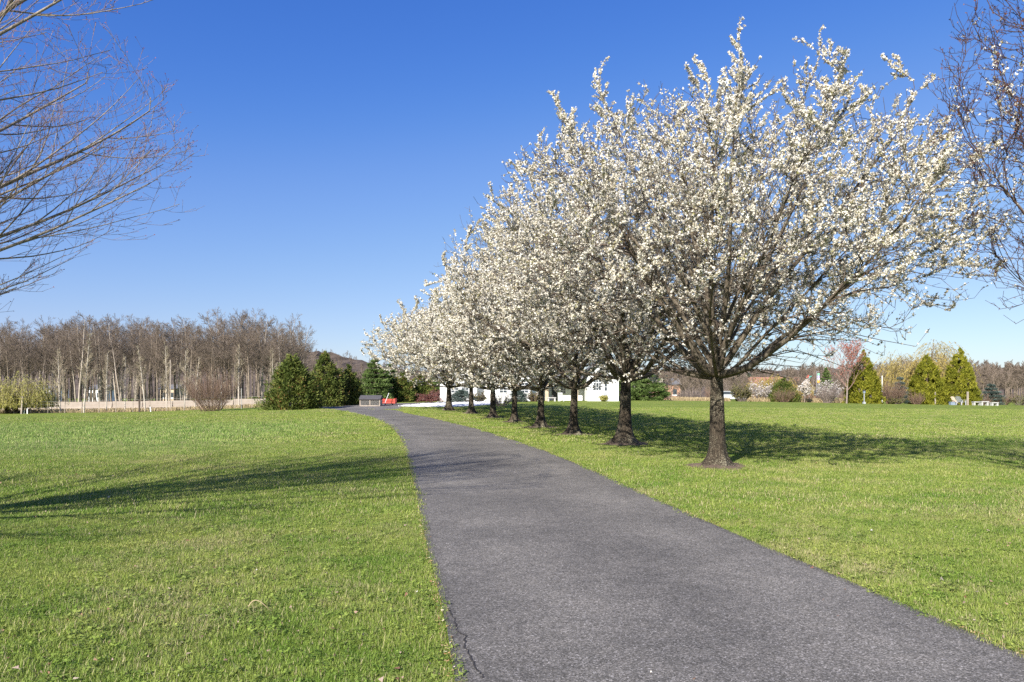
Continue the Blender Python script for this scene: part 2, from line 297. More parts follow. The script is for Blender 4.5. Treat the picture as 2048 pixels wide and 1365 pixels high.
M = dict(
    lawn=lawn_mat(), blade=blade_mat(), asphalt=asphalt_mat(),
    pear_bark=bark("pear_bark", (0.009, 0.007, 0.005), (0.044, 0.034, 0.024), (0.115, 0.090, 0.062), (0.36, 0.33, 0.23), 9.0, 0.60),
    pear_limb=bark("pear_limb_bark", (0.040, 0.032, 0.023), (0.125, 0.102, 0.074), (0.245, 0.208, 0.155), (0.30, 0.275, 0.205), 5.0, 0.66),
    pear_twig=surf("pear_twig_bark", (0.075, 0.055, 0.042), (0.15, 0.115, 0.085), 9, 0.85),
    red_twig=surf("red_twig_bark", (0.045, 0.026, 0.022), (0.10, 0.060, 0.046), 9, 0.85),
    blossom=leafy("pear_blossom", [(0.0, (0.26, 0.19, 0.11)), (0.10, (0.33, 0.33, 0.12)), (0.17, (0.50, 0.43, 0.30)), (0.36, (0.68, 0.62, 0.50)), (0.7, (0.79, 0.75, 0.655)), (1.0, (0.85, 0.825, 0.755))], 0.28),
    blossom_far=leafy("pear_blossom_pale", [(0.0, (0.34, 0.30, 0.16)), (0.2, (0.62, 0.57, 0.44)), (0.5, (0.8, 0.76, 0.68)), (1.0, (0.88, 0.86, 0.81))], 0.28),
    bud=leafy("brown_bud", [(0.0, (0.07, 0.025, 0.018)), (0.6, (0.16, 0.062, 0.04)), (1.0, (0.22, 0.13, 0.07))], 0.1),
    maple_bark=bark("maple_bark", (0.16, 0.135, 0.105), (0.29, 0.245, 0.195), (0.42, 0.365, 0.30), (0.46, 0.42, 0.35), 4.0, 0.70),
    maple_twig=surf("maple_twig_bark", (0.20, 0.13, 0.105), (0.33, 0.235, 0.20), 9, 0.8),
    maple_bud=leafy("red_bud", [(0, (0.20, 0.04, 0.035)), (1, (0.36, 0.10, 0.07))], 0.15),
    wood_bark=surf("forest_bark", (0.125, 0.098, 0.074), (0.29, 0.235, 0.18), 1.3, 0.95),
    wood_pale=surf("forest_pale_bark", (0.30, 0.25, 0.20), (0.50, 0.43, 0.35), 1.3, 0.95),
    wood_twig=surf("forest_twig", (0.135, 0.104, 0.080), (0.235, 0.186, 0.145), 0.6, 0.95),
    poplar_bark=surf("poplar_bark", (0.36, 0.31, 0.25), (0.60, 0.54, 0.46), 2.0, 0.9),
    poplar_twig=surf("poplar_twig", (0.29, 0.24, 0.165), (0.44, 0.375, 0.27), 2.0, 0.9),
    shrub_twig=surf("shrub_twig", (0.15, 0.095, 0.068), (0.26, 0.175, 0.125), 3.0, 0.9),
    shrub_grey=surf("shrub_grey_twig", (0.17, 0.135, 0.12), (0.28, 0.225, 0.195), 3.0, 0.9),
    redmaple=surf("red_maple_twig", (0.22, 0.12, 0.10), (0.36, 0.24, 0.20), 3.0, 0.9),
    bark_plain=surf("conifer_bark", (0.05, 0.036, 0.027), (0.11, 0.08, 0.06), 5.0, 0.95),
    juniper=leafy("juniper_leaf", [(0, (0.050, 0.075, 0.016)), (0.55, (0.120, 0.152, 0.034)), (0.84, (0.185, 0.205, 0.05)), (0.92, (0.22, 0.14, 0.05)), (1, (0.28, 0.15, 0.06))], 0.15),
    arbor=leafy("arborvitae_leaf", [(0, (0.095, 0.110, 0.012)), (0.6, (0.225, 0.225, 0.022)), (1, (0.31, 0.29, 0.04))], 0.18),
    pine=leafy("pine_needle", [(0, (0.055, 0.095, 0.024)), (0.6, (0.125, 0.185, 0.050)), (1, (0.19, 0.25, 0.085))], 0.15),
    spruce=leafy("blue_spruce_needle", [(0, (0.045, 0.065, 0.055)), (0.7, (0.105, 0.14, 0.12)), (1, (0.18, 0.22, 0.19))], 0.1),
    willow=leafy("willow_leaf", [(0, (0.30, 0.29, 0.07)), (0.6, (0.46, 0.43, 0.12)), (1, (0.54, 0.48, 0.18))], 0.35),
    willow_gold=leafy("willow_catkin", [(0, (0.26, 0.20, 0.05)), (0.6, (0.42, 0.32, 0.085)), (1, (0.50, 0.42, 0.16))], 0.35),
    olive=leafy("olive_leaf", [(0, (0.07, 0.07, 0.025)), (0.6, (0.13, 0.125, 0.045)), (1, (0.20, 0.17, 0.075))], 0.2),
    redleaf=leafy("weeping_maple_leaf", [(0, (0.10, 0.035, 0.032)), (0.7, (0.19, 0.075, 0.06)), (1, (0.26, 0.15, 0.12))], 0.2),
    whiteflower=leafy("small_white_flower", [(0, (0.40, 0.33, 0.25)), (0.4, (0.66, 0.60, 0.54)), (1, (0.84, 0.80, 0.76))], 0.3),
    redflower=leafy("red_maple_flower", [(0, (0.38, 0.10, 0.08)), (0.6, (0.50, 0.17, 0.13)), (1, (0.50, 0.30, 0.20))], 0.3),
    soil=surf("bare_soil", (0.085, 0.058, 0.042), (0.19, 0.14, 0.105), 9.0, 0.95, 0.8, 40),
    gravel=surf("white_gravel", (0.55, 0.54, 0.52), (0.80, 0.79, 0.77), 30, 0.9, 0.6, 60),
    litter=leafy("dry_litter", [(0, (0.20, 0.105, 0.045)), (0.5, (0.40, 0.27, 0.13)), (0.8, (0.52, 0.40, 0.24)), (1, (0.62, 0.55, 0.42))], 0.1),
    deadleaf=leafy("dead_leaf", [(0, (0.16, 0.075, 0.05)), (0.4, (0.28, 0.16, 0.11)), (0.9, (0.36, 0.28, 0.24)), (1, (0.62, 0.58, 0.54))], 0.1),
    straw=leafy("dry_reed", [(0, (0.34, 0.26, 0.14)), (1, (0.52, 0.41, 0.25))], 0.2),
    siding=surf("white_siding", (0.74, 0.73, 0.72), (0.80, 0.79, 0.78), 2.0, 0.6),
    trim=surf("white_trim", (0.78, 0.78, 0.77), (0.82, 0.82, 0.81), 2.0, 0.5),
    shingle=surf("grey_shingle", (0.10, 0.10, 0.105), (0.19, 0.185, 0.185), 9.0, 0.9, 0.4, 30),
    glass=surf("window_glass", (0.035, 0.045, 0.055), (0.07, 0.085, 0.10), 0.8, 0.08, spec=0.7),
    door=surf("dark_door", (0.035, 0.033, 0.036), (0.06, 0.055, 0.055), 3, 0.5),
    stucco=surf("tan_stone", (0.42, 0.33, 0.23), (0.58, 0.47, 0.34), 5, 0.85),
    concrete=surf("barrier_concrete", (0.25, 0.205, 0.16), (0.35, 0.295, 0.235), 0.9, 0.9, 0.3, 12),
    highway=surf("highway_asphalt", (0.15, 0.145, 0.16), (0.23, 0.22, 0.235), 0.7, 0.9),
    paint=surf("road_paint", (0.68, 0.68, 0.66), (0.80, 0.80, 0.78), 5, 0.7),
    weathered=surf("weathered_wood", (0.23, 0.19, 0.155), (0.42, 0.36, 0.30), 7, 0.9, 0.3, 30),
    darkwood=surf("dark_wood", (0.055, 0.042, 0.034), (0.11, 0.085, 0.068), 7, 0.9),
    redpaint=surf("red_paint", (0.42, 0.055, 0.04), (0.56, 0.085, 0.06), 6, 0.6),
    tarpaper=surf("roof_felt", (0.055, 0.052, 0.055), (0.10, 0.095, 0.10), 8, 0.9),
    wire=surf("galvanised_wire", (0.30, 0.29, 0.27), (0.42, 0.41, 0.39), 8, 0.6),
    greypaint=surf("grey_paint", (0.30, 0.31, 0.34), (0.42, 0.43, 0.46), 4, 0.6),
    bluegrey=surf("bluegrey_plastic", (0.16, 0.20, 0.27), (0.24, 0.29, 0.37), 4, 0.5),
    stone=surf("grey_stone", (0.30, 0.29, 0.28), (0.52, 0.51, 0.49), 6, 0.9),
    brick=surf("red_brick_wall", (0.40, 0.22, 0.15), (0.52, 0.32, 0.23), 3, 0.9),
    rust=surf("rust_roof", (0.26, 0.12, 0.075), (0.36, 0.19, 0.13), 2, 0.8),
    hill=surf("wooded_hill", (0.085, 0.066, 0.052), (0.155, 0.122, 0.098), 0.12, 1.0, 0.9, 0.5, 0.05),
    tar=surf("crack_filler", (0.030, 0.027, 0.025), (0.06, 0.054, 0.05), 20, 0.8),
)
def flat(name, c): return surf(name, tuple(0.85 * v for v in c), c, 5, 0.7)

# ------------------------------------------------------------------ setting: ground, driveway, highway, hill
def graded(lo, hi, step, far, g=1.22):
    a = list(np.arange(lo, hi + 1e-6, step)); s = step
    while a[-1] < far: s *= g; a.append(a[-1] + s)
    s = step
    while a[0] > -far: s *= g; a.insert(0, a[0] - s)
    return np.array(a)
gx = graded(-60, 75, 1.5, 2600); gy = graded(-14, 130, 1.5, 3000)
gx = gx[gx > -2700]; gy = gy[gy > -60]
X, Y = np.meshgrid(gx, gy); Z = H(X, Y)
V = np.stack([X, Y, Z], -1).reshape(-1, 3); nx, ny = len(gx), len(gy)
I = (np.arange(ny - 1)[:, None] * nx + np.arange(nx - 1)[None, :]).ravel()
ground = obj("lawn", mesh_np("lawn", V, [np.stack([I, I + 1, I + nx + 1, I + nx], 1)], M["lawn"], True))
tag(ground, "mown green lawn with straw coloured patches spreading either side of the driveway", "lawn", kind="structure")

Lpx = [(932, 1365), (905, 1285), (880, 1195), (851, 1090), (834, 997), (826, 960), (817, 928), (802, 877), (782, 853), (746, 836), (688, 824), (641, 817.5)]
Rpx = [(2048, 1311), (1779, 1199), (1607, 1128), (1400, 1041), (1290, 990), (1200, 948), (1069, 894), (952, 857.6), (864, 836.5), (817, 828), (796, 821)]
Lw = np.array([gp(*p) for p in Lpx]); Rw = np.array([gp(*p) for p in Rpx])
def along(P, n):
    s = np.r_[0, np.cumsum(np.linalg.norm(np.diff(P, axis=0), axis=1))]; u = np.linspace(0, s[-1], n)
    Q = np.stack([np.interp(u, s, P[:, 0]), np.interp(u, s, P[:, 1])], 1)
    for _ in range(6): Q[1:-1] = 0.25 * Q[:-2] + 0.5 * Q[1:-1] + 0.25 * Q[2:]
    return Q
back_l = np.array([[Lw[0, 0] + 0.75 * 1.0, -7.0], [Lw[0, 0] + 0.42, -1.5]]); back_r = np.array([[3.35, -7.0], [3.32, -1.0], [3.28, 2.5]])
ml = np.linspace(0, 1, 90)
LW = along(np.vstack([back_l, Lw]), 90); RW = along(np.vstack([back_r, Rw]), 90)
# turning court at the end of the drive
Cfar = np.array([at(636, 64)[:2], at(700, 66.5)[:2], at(760, 69)[:2], at(800, 71)[:2], at(850, 73.5)[:2], at(905, 75.5)[:2]])
Cnear = np.array([LW[-1], LW[-1] * .6 + RW[-1] * .4, RW[-1] * .9 + LW[-1] * .1, RW[-1] + (.25, .6), at(800, 62.5)[:2], at(880, 72.0)[:2]])
CF = along(Cfar, 40); CN = along(Cnear, 40)
def ribbon(A, B, n, lift, mat, name, edge=True):
    t = np.linspace(0, 1, n); P = A[:, None, :] * (1 - t)[None, :, None] + B[:, None, :] * t[None, :, None]
    Zr = H(P[..., 0], P[..., 1]) + lift; k = len(A)
    Vr = np.concatenate([P, Zr[..., None]], -1).reshape(-1, 3)
    I = (np.arange(k - 1)[:, None] * n + np.arange(n - 1)[None, :]).ravel()
    w = np.linalg.norm(A - B, axis=1)[:, None]; e = np.minimum(t, 1 - t)[None, :] * w
    me = mesh_np(name, Vr, [np.stack([I, I + 1, I + n + 1, I + n], 1)], mat, True, {"edge": e.ravel() if edge else np.ones(e.size)})
    return me
drive = obj("driveway", ribbon(LW, RW, 22, 0.014, M["asphalt"], "driveway"))
tag(drive, "grey asphalt driveway curving away to the left past the pear trees", "driveway", kind="structure")
court = obj("driveway_court", ribbon(CN, CF, 14, 0.010, M["asphalt"], "driveway_court", False))
tag(court, "asphalt turning court where the driveway meets the house", "driveway", kind="structure")
ROAD = np.vstack([LW, RW[::-1]]); COURT = np.vstack([CN, CF[::-1]])
_u = (RW - LW) / np.linalg.norm(RW - LW, axis=1, keepdims=True); _g = np.random.default_rng(8)
CREEP = np.vstack([LW + _u * _g.uniform(-.01, .07, (90, 1)), (RW - _u * _g.uniform(-.01, .07, (90, 1)))[::-1]])       # where the turf creeps over the paving
def inside(poly, x, y):
    r = np.zeros(x.shape, bool); n = len(poly)
    for i in range(n):
        x1, y1 = poly[i]; x2, y2 = poly[(i + 1) % n]
        c = (y1 > y) != (y2 > y)
        if y1 == y2: continue
        r ^= c & (x < (x2 - x1) * (y - y1) / (y2 - y1) + x1)
    return r
# crack along the left margin of the paving
rg = np.random.default_rng(5)
cp = np.array([gp(*p) for p in [(968, 1362), (952, 1345), (944, 1322), (930, 1300), (928, 1278), (915, 1268), (910, 1245), (900, 1228), (893, 1223)]])
s = np.linspace(0, 1, 60); q = np.linspace(0, 1, len(cp)); cl = np.stack([np.interp(s, q, cp[:, 0]), np.interp(s, q, cp[:, 1])], 1) + rg.normal(0, .006, (60, 2))
wd = np.clip(rg.normal(.004, .002, 60), .0015, .008)[:, None] * np.array([[1.0, 0.25]])
obj("crack", ribbon(cl - wd, cl + wd, 2, 0.018, M["tar"], "crack", False), drive)

# highway beyond the field, with its concrete barrier
hA = np.stack([np.linspace(-190, -23, 60), np.linspace(82.0, 76, 60)], 1); hB = hA + (0.4, 11.5)
hw = obj("highway", ribbon(hA, hB, 5, 0.02, M["highway"], "highway", False))
tag(hw, "distant grey highway running in front of the bare wood", "road", kind="structure")
obj("lane_line", ribbon(hA + (0, .9), hA + (0, 1.15), 2, 0.026, M["paint"], "lane_line", False), hw)
obj("lane_line", ribbon(hA + (0, 10.3), hA + (0, 10.6), 2, 0.026, M["paint"], "lane_line", False), hw)
prof = [(-.34, 0), (.34, 0), (.34, .08), (.16, .32), (.10, 1.02), (-.10, 1.02), (-.16, .32), (-.34, .08)]
mbx = MB(); n = len(prof)
mbx.add([(-1.98, y, z) for y, z in prof] + [(1.98, y, z) for y, z in prof],
        [(i, n + i, n + (i + 1) % n, (i + 1) % n) for i in range(n)],
        [(0, i, i + 1) for i in range(1, n - 1)] + [(n, n + i + 1, n + i) for i in range(1, n - 1)])
bar_root = empty("concrete_barrier", (-80, 92, hz(-80, 92)))
tag(bar_root, "long pale concrete barrier along the far side of the highway", "barrier")
seg0 = mbx.build("barrier_segment", M["concrete"], bar_root)
k = 0
for x in np.arange(-150, -24, 4.0):
    y = 82 + (x + 190) / 167 * -6 + 11.9
    o = seg0 if k == 0 else seg0.copy()
    if k: COL.objects.link(o); o.parent = bar_root
    o.location = (x + 80, y - 92, hz(x, y) - hz(-80, 92)); o.rotation_euler = (0, 0, math.atan2(-6, 167)); k += 1

# far wooded ridge
pxs = np.linspace(-500, 2700, 260)
yt = np.interp(pxs, [-500, 500, 640, 700, 800, 950, 1150, 1400, 1700, 2048, 2700], [700, 700, 703, 716, 737, 752, 750, 742, 738, 735, 730])
D0 = 640.0; rows = 16; Vh = []
rg = np.random.default_rng(3)
for r_ in range(rows):
    u = r_ / (rows - 1); d = D0 - 260 * (1 - u)
    z = (zof(yt, D0) + 1.0) * u ** 1.3 - 1.0 + rg.normal(0, 1.0, len(pxs)) * u
    Vh.append(np.stack([(pxs - CX) * D0 / F, np.full_like(pxs, d) + rg.normal(0, 3, len(pxs)), z], 1))
d = D0 + 80; Vh.append(np.stack([(pxs - CX) * D0 / F, np.full_like(pxs, d), np.full_like(pxs, -3)], 1)); rows += 1
Vh = np.concatenate(Vh); nx = len(pxs); I = (np.arange(rows - 1)[:, None] * nx + np.arange(nx - 1)[None, :]).ravel()
tag(obj("hill", mesh_np("hill", Vh, [np.stack([I, I + 1, I + nx + 1, I + nx], 1)], M["hill"])), "low brown wooded ridge on the horizon", "hill", kind="structure")

# ------------------------------------------------------------------ branch growth
def nrm(v): return v / np.maximum(np.linalg.norm(v, axis=-1, keepdims=True), 1e-9)
def pick(P, idx, t):
    f = np.clip(t, 0, .9999) * (P.shape[1] - 1); i = f.astype(int); w = (f - i)[:, None]
    return P[idx, i] * (1 - w) + P[idx, i + 1] * w, nrm(P[idx, i + 1] - P[idx, i])
def pickr(R, idx, t):
    f = np.clip(t, 0, .9999) * (R.shape[1] - 1); i = f.astype(int); w = f - i
    return R[idx, i] * (1 - w) + R[idx, i + 1] * w
def walk(pos, dirn, length, k, up, wig, rg, r0, tip=0.15, power=0.9, drop=0.0):
    n = len(pos); P = np.zeros((n, k, 3)); P[:, 0] = pos; d = nrm(dirn); st = (length / (k - 1))[:, None]
    U = np.array([0, 0, 1.0]); up = np.broadcast_to(np.asarray(up, float), (n,))
    bend = rg.normal(0, 1, (n, 3)) * wig * 0.6
    for j in range(1, k):
        d = nrm(d + (up[:, None] * (1 - 1.0 * np.clip(d[:, 2:3], -1, 1)) * U - drop * U) / (k - 1) * 2 + bend / (k - 1) * 2 + rg.normal(0, wig, (n, 3)) * 0.6)
        P[:, j] = P[:, j - 1] + d * st
    s = np.linspace(0, 1, k)[None, :]
    R = np.asarray(r0)[:, None] * ((1 - tip) * (1 - s) ** power + tip)
    return P, R
def spawn(P, R, per, t0, t1, ang, length_f, k, up, wig, rg, rr=0.6, rmax=1e9, tip=0.15, even=True, drop=0.0, flat_=0.0):
    n = P.shape[0]; idx = np.repeat(np.arange(n), per)
    if even: t = t0 + (t1 - t0) * (np.tile(np.arange(per), n) + rg.random(n * per)) / per
    else: t = t0 + (t1 - t0) * rg.random(n * per)
    pos, T = pick(P, idx, t)
    rv = rg.normal(0, 1, (len(idx), 3)); rv[:, 2] *= (1 - flat_)
    perp = nrm(rv - (rv * T).sum(1, keepdims=True) * T)
    a = np.radians(rg.uniform(ang[0], ang[1], len(idx)))[:, None]
    d = T * np.cos(a) + perp * np.sin(a)
    L = length_f(t, idx) * rg.uniform(.7, 1.25, len(idx))
    r0 = np.minimum(pickr(R, idx, t) * rr, rmax)
    Q, S = walk(pos, d, L, k, up, wig, rg, r0, tip, drop=drop)
    return Q, S, idx
def tubes(P, R, S, rg):
    n, k, _ = P.shape
    T = nrm(np.gradient(P, axis=1)); m = nrm(P[:, -1] - P[:, 0])
    rv = rg.normal(0, 1, (n, 3)); ref = nrm(np.cross(m, rv))[:, None, :]
    N_ = nrm(np.cross(T, ref)); B = np.cross(T, N_)
    a = np.linspace(0, 2 * np.pi, S, endpoint=False)
    Vv = P[:, :, None, :] + R[:, :, None, None] * (np.cos(a)[None, None, :, None] * N_[:, :, None, :] + np.sin(a)[None, None, :, None] * B[:, :, None, :])
    base = (np.arange(n)[:, None, None] * k + np.arange(k - 1)[None, :, None]) * S + np.arange(S)[None, None, :]
    nxt = base - np.arange(S) + (np.arange(S) + 1) % S
    Fq = np.stack([base, nxt, nxt + S, base + S], -1).reshape(-1, 4)
    return Vv.reshape(-1, 3), Fq
def join(parts):
    V = []; Fs = []; o = 0
    for v, f in parts: V.append(v); Fs.append(f + o); o += len(v)
    return np.concatenate(V), np.concatenate(Fs)
def quads(C, axis, normal, ln, wd):
    """one quad per centre: long axis, approximate normal, length, width"""
    a = nrm(axis); b = nrm(np.cross(normal, a)); ln = np.asarray(ln).reshape(-1, 1); wd = np.asarray(wd).reshape(-1, 1)
    V = np.stack([C - a * ln / 2 - b * wd / 2, C - a * ln / 2 + b * wd / 2, C + a * ln / 2 + b * wd / 2, C + a * ln / 2 - b * wd / 2], 1).reshape(-1, 3)
    return V, np.arange(len(C) * 4).reshape(-1, 4)
def tris(C, axis, normal, size):
    a = nrm(axis); b = nrm(np.cross(normal, a)); r = np.asarray(size).reshape(-1, 1) * .72
    V = np.stack([C + a * r, C - a * r * .5 + b * r * .87, C - a * r * .5 - b * r * .87], 1).reshape(-1, 3)
    return V, np.arange(len(C) * 3).reshape(-1, 3)
def sprays(C, axis, normal, ln, wd):
    a = nrm(axis); b = nrm(np.cross(normal, a)); ln = np.asarray(ln).reshape(-1, 1); wd = np.asarray(wd).reshape(-1, 1)
    V = np.stack([C + a * ln * .6, C - a * ln * .5 + b * wd * .65, C - a * ln * .5 - b * wd * .65], 1).reshape(-1, 3)
    return V, np.arange(len(C) * 3).reshape(-1, 3)
def rand_unit(n, rg): return nrm(rg.normal(0, 1, (n, 3)))
def clusters(C, faces, rad, size, rg):
    """flower heads: petals facing outwards on a small ball"""
    n = len(C); u = rand_unit(n * faces, rg); u[:, 2] = u[:, 2] * .9 + .1
    big = np.repeat(np.clip(rg.lognormal(-.15, .4, n), .35, 1.7), faces)
    ctr = np.repeat(C, faces, 0) + u * (rad * big * rg.uniform(.25, 1.35, n * faces))[:, None]
    nn = nrm(u + rg.normal(0, .6, u.shape)); ax = np.cross(nn, rand_unit(len(u), rg))
    sz = size * rg.uniform(.7, 1.25, len(u))
    V, Fq = tris(ctr, ax, nn, sz * 1.12)
    t = np.clip(np.repeat(rg.uniform(.35, .95, n), faces) + rg.normal(0, .16, n * faces), .19, 1)
    g = rg.random(n * faces); t[g < .13] = rg.uniform(0, .16, int((g < .13).sum()))
    return V, Fq, np.repeat(t, 3)

def envelop(P, zc, a, c, k=.8):
    """draw points that stray outside the crown's ellipsoid back towards it"""
    D = P - np.array([0, 0, zc]); q = np.sqrt((D[..., 0] ** 2 + D[..., 1] ** 2) / a ** 2 + D[..., 2] ** 2 / c ** 2)
    return np.array([0, 0, zc]) + D * np.where(q > 1, np.maximum(q, 1) ** -k, 1)[..., None]
def reach(pos, dirn, zc, a, c):
    """distance along a ray to the crown's ellipsoid"""
    S = np.array([1 / a, 1 / a, 1 / c]); o = (pos - np.array([0, 0, zc])) * S; d = dirn * S
    A = (d * d).sum(1); B = (o * d).sum(1); Cc = (o * o).sum(1) - 1; disc = np.maximum(B * B - A * Cc, 0)
    return np.maximum((-B + np.sqrt(disc)) / A, 1.0)
def crown_points(n, zc, a, c, zlow, q0, q1, rg, low_thin=.5, slope=.16):
    """evenly spread points in the shell of a crown, fewer underneath"""
    out = []
    while sum(len(o) for o in out) < n:
        u = rand_unit(n * 3, rg) * (rg.uniform(q0 ** 2.4, q1 ** 2.4, n * 3) ** (1 / 2.4))[:, None]
        p = np.array([0, 0, zc]) + u * np.array([a, a, c])
        keep = (p[:, 2] > zlow + slope * np.hypot(p[:, 0], p[:, 1])) & (rg.random(len(p)) < low_thin + (1 - low_thin) * sstep(-.75, .1, u[:, 2])); out.append(p[keep])
    return np.concatenate(out)[:n]
def connect(T, P, R, k, fork, rg, rr, rmax, sag=.35, tip=.2):
    """a branch from the best nearby point of the parents to each target"""
    n, m, _ = P.shape; Q = P[:, 1:].reshape(-1, 3); Tg = nrm(np.gradient(P, axis=1))[:, 1:].reshape(-1, 3); Rr = R[:, 1:].reshape(-1)
    fq = np.linalg.norm(Q - fork, axis=1); ft = np.linalg.norm(T - fork, axis=1); best = np.zeros(len(T), int)
    for i0 in range(0, len(T), 600):
        D = np.sqrt(np.maximum(((T[i0:i0 + 600, None, :] - Q[None]) ** 2).sum(-1), 1e-6))
        over = np.maximum(fq[None] - ft[i0:i0 + 600, None] + .75 * D, 0)                    # grow outwards, not back to the trunk
        below = np.maximum(Q[None, :, 2] - T[i0:i0 + 600, None, 2] + .1 * D, 0)
        best[i0:i0 + 600] = (D + 2.2 * over + 1.2 * below).argmin(1)
    A = Q[best]; d = np.linalg.norm(T - A, axis=1)[:, None]
    B1 = A + Tg[best] * d * .45 + rg.normal(0, .05, A.shape) * d; B2 = T - np.array([0, 0, 1.0]) * d * sag + rg.normal(0, .08, A.shape) * d
    t = np.linspace(0, 1, k)[None, :, None]
    C = A[:, None] * (1 - t) ** 3 + 3 * B1[:, None] * t * (1 - t) ** 2 + 3 * B2[:, None] * t * t * (1 - t) + T[:, None] * t ** 3
    C[:, 1:-1] += rg.normal(0, .014, C[:, 1:-1].shape) * d[:, None]
    r0 = np.minimum(Rr[best] * rr, rmax)
    return C, r0[:, None] * ((1 - tip) * (1 - t[..., 0]) + tip)
def trunk_mesh(name, Htop, r0, mat, rg, lean=(0, 0), sides=26, flare=1.35, rtop=.45, rows=26, lobes=5):
    s = np.linspace(0, 1, rows) ** 1.5; z = s * (Htop + .15) - .15
    a = np.linspace(0, 2 * np.pi, sides, endpoint=False)
    ph = rg.uniform(0, 6.28, 4)
    fl = (np.exp(-np.maximum(z, 0) / (.10 + .55 * r0)))[:, None]
    rad = r0 * (1 - (1 - rtop) * s[:, None] ** 1.6) * (1 + flare * fl * (1 + .45 * np.cos(lobes * a + ph[0])[None, :] + .2 * np.cos(3 * a + ph[1])[None, :]))
    rad = rad * (1 + .05 * np.cos(2 * a + ph[2] + 2.2 * z[:, None]) + .035 * np.cos(5 * a + ph[3] - 1.7 * z[:, None])) * (1 + rg.normal(0, .012, (rows, sides)))
    x = rad * np.cos(a) + (lean[0] * s + .03 * np.sin(3 * s + ph[0]))[:, None]; y = rad * np.sin(a) + (lean[1] * s)[:, None]
    Vv = np.stack([x, y, np.broadcast_to(z[:, None], x.shape)], -1).reshape(-1, 3)
    b = (np.arange(rows - 1)[:, None] * sides + np.arange(sides)[None, :]); nx_ = b - np.arange(sides) + (np.arange(sides) + 1) % sides
    return mesh_np(name, Vv, [np.stack([b, nx_, nx_ + sides, b + sides], -1).reshape(-1, 4)], mat, True)

# ------------------------------------------------------------------ pear trees
def soil(x, d, rr, rg):
    """bare soil worn round the roots"""
    ms = rg.uniform(0, 6.28, 3); k = 40; rings = [1.0, .8, .55, .3]; Vs = []
    for g_, rf in enumerate(rings):
        an = np.linspace(0, 2 * np.pi, k, endpoint=False)
        rad = rr * rf * (1 + .22 * np.cos(2 * an + ms[0]) + .16 * np.cos(3 * an + ms[1]) + .10 * np.cos(7 * an + ms[2]) + rg.normal(0, .03, k))
        sx, sy = rad * 1.25 * np.cos(an), rad * np.sin(an)
        Vs.append(np.stack([sx, sy, H(x + sx, d + sy) - hz(x, d) + [.006, .03, .055, .07][g_] + rg.normal(0, .006, k) * (g_ > 0)], 1))
    Vs = np.concatenate(Vs); b0 = (np.arange(3)[:, None] * k + np.arange(k)[None, :]); nb = b0 - np.arange(k) + (np.arange(k) + 1) % k
    so = obj("soil_patch", mesh_np("soil_patch", Vs, [np.stack([b0, nb, nb + k, b0 + k], -1).reshape(-1, 4)], M["soil"], True), None, (x, d, hz(x, d)))
    tag(so, "ring of bare brown soil worn round the trunk of a pear tree", "soil", "bare soil rings under the pear trees", kind="structure")
